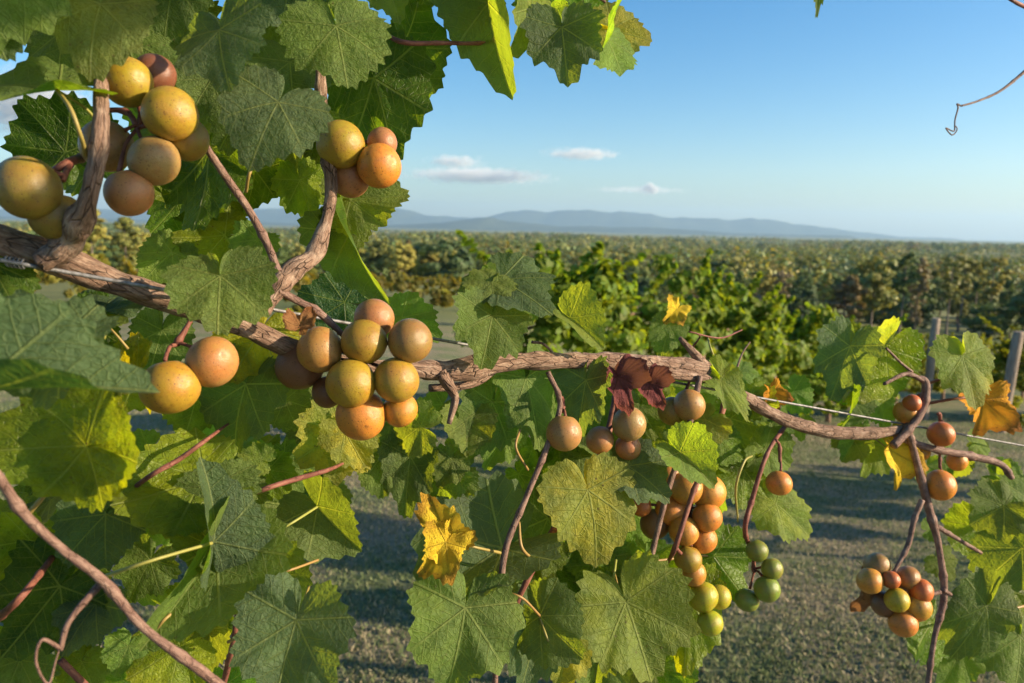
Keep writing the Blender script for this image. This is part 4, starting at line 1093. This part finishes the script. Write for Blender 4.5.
bunch('lowest bunch at right, ten small orange and red grapes over the grass',
      [(877, 566, 13, .8, 'tan'), (870, 581, 13, 0, 'amber'), (891, 580, 9, -.5, 'red'), (908, 578, 12, .5, 'tan'), (921, 591, 12, .0, 'red'), (917, 607, 14, .1, 'amber'), (897, 600, 12, -.7, 'lime'), (884, 604, 13, .7, 'dusk'), (903, 623, 14, -.1, 'amber'), (902, 590, 11, 1.1, 'tan')],
      (894, 572, -.01), hub=(898, 590), dd=-.012)

# ------------------------------------------------------------------ the air
def haze():
    import bmesh
    bm = bmesh.new(); bmesh.ops.create_cube(bm, size=1)
    me = bpy.data.meshes.new('haze'); bm.to_mesh(me); bm.free()
    lo, hi = -130., 900.
    o = add_obj('haze', me, None, (0, 0, (lo + hi) / 2)); o.scale = (62000, 62000, hi - lo)
    m = bpy.data.materials.new('haze'); m.use_nodes = True; t = m.node_tree; t.nodes.clear()
    out = t.nodes.new('ShaderNodeOutputMaterial'); v = t.nodes.new('ShaderNodeVolumePrincipled')
    v.inputs['Color'].default_value = (.47, .72, 1, 1); v.inputs['Density'].default_value = 4.3e-5; v.inputs['Anisotropy'].default_value = .2
    t.links.new(v.outputs[0], out.inputs['Volume']); me.materials.append(m)
    tag(o, 'thin blue haze over the distant wood and hills', 'haze', kind='stuff')
haze()

# ------------------------------------------------------------------ clouds
def cloud(px, py, wpx, hpx, dist, dens, seed, label, thr=.45, tail=1.):
    import bmesh
    bm = bmesh.new(); bmesh.ops.create_icosphere(bm, subdivisions=3, radius=1)
    me = bpy.data.meshes.new('cloud'); bm.to_mesh(me); bm.free()
    w, h = wpx / FPX * dist / 2, hpx / FPX * dist / 2
    o = add_obj('cloud', me, None, P(px, py, dist)); o.scale = (w, w * .5, h)
    t = NT('cloud_vapour'); tc = t.n('TexCoord').outputs['Object']
    mp = t.n('Mapping'); t.l(tc, mp.inputs[0]); mp.inputs['Scale'].default_value = (wpx / 17, wpx / 34, max(1.2, hpx / 12)); mp.inputs['Location'].default_value = (seed * 3.1, seed * 1.7, 0)
    n = t.noise(mp.outputs[0], 1.15, 5, .62)
    ln = t.n('VectorMath', operation='LENGTH'); t.l(tc, ln.inputs[0])
    f = t.math('SUBTRACT', n, t.math('MULTIPLY', t.math('POWER', ln.outputs['Value'], 1.6), .42))
    d = t.math('MULTIPLY', t.step(f, thr - .22, thr + .12), dens)
    v = t.n('VolumePrincipled'); t.put(v.inputs['Density'], d); v.inputs['Color'].default_value = (1, 1, 1, 1); v.inputs['Anisotropy'].default_value = .1
    t.l(v.outputs[0], t.out.inputs['Volume']); me.materials.append(t.m)
    tag(o, label, 'cloud')
cloud(478, 176, 190, 22, 26000, .0032, 1, 'wide flat lilac-grey cloud bank low over the mountains, beside the leaves', .44)
cloud(455, 162, 80, 20, 26500, .0034, 7, 'paler ragged cloud above the flat lilac-grey bank', .46)
cloud(582, 154, 105, 17, 25000, .0030, 2, 'slim elongated pale cloud highest above the middle of the ridge', .45)
cloud(650, 189, 26, 17, 24000, .016, 3, 'tiny bright white puff of cloud just above the ridge', .42)
cloud(640, 190, 140, 10, 24600, .0016, 4, 'faint thin streak of cloud trailing either side of the white puff', .48)
cloud(30, 105, 150, 90, 26000, .0025, 5, 'bright cloud glimpsed through gaps in the leaves at upper left', .40)
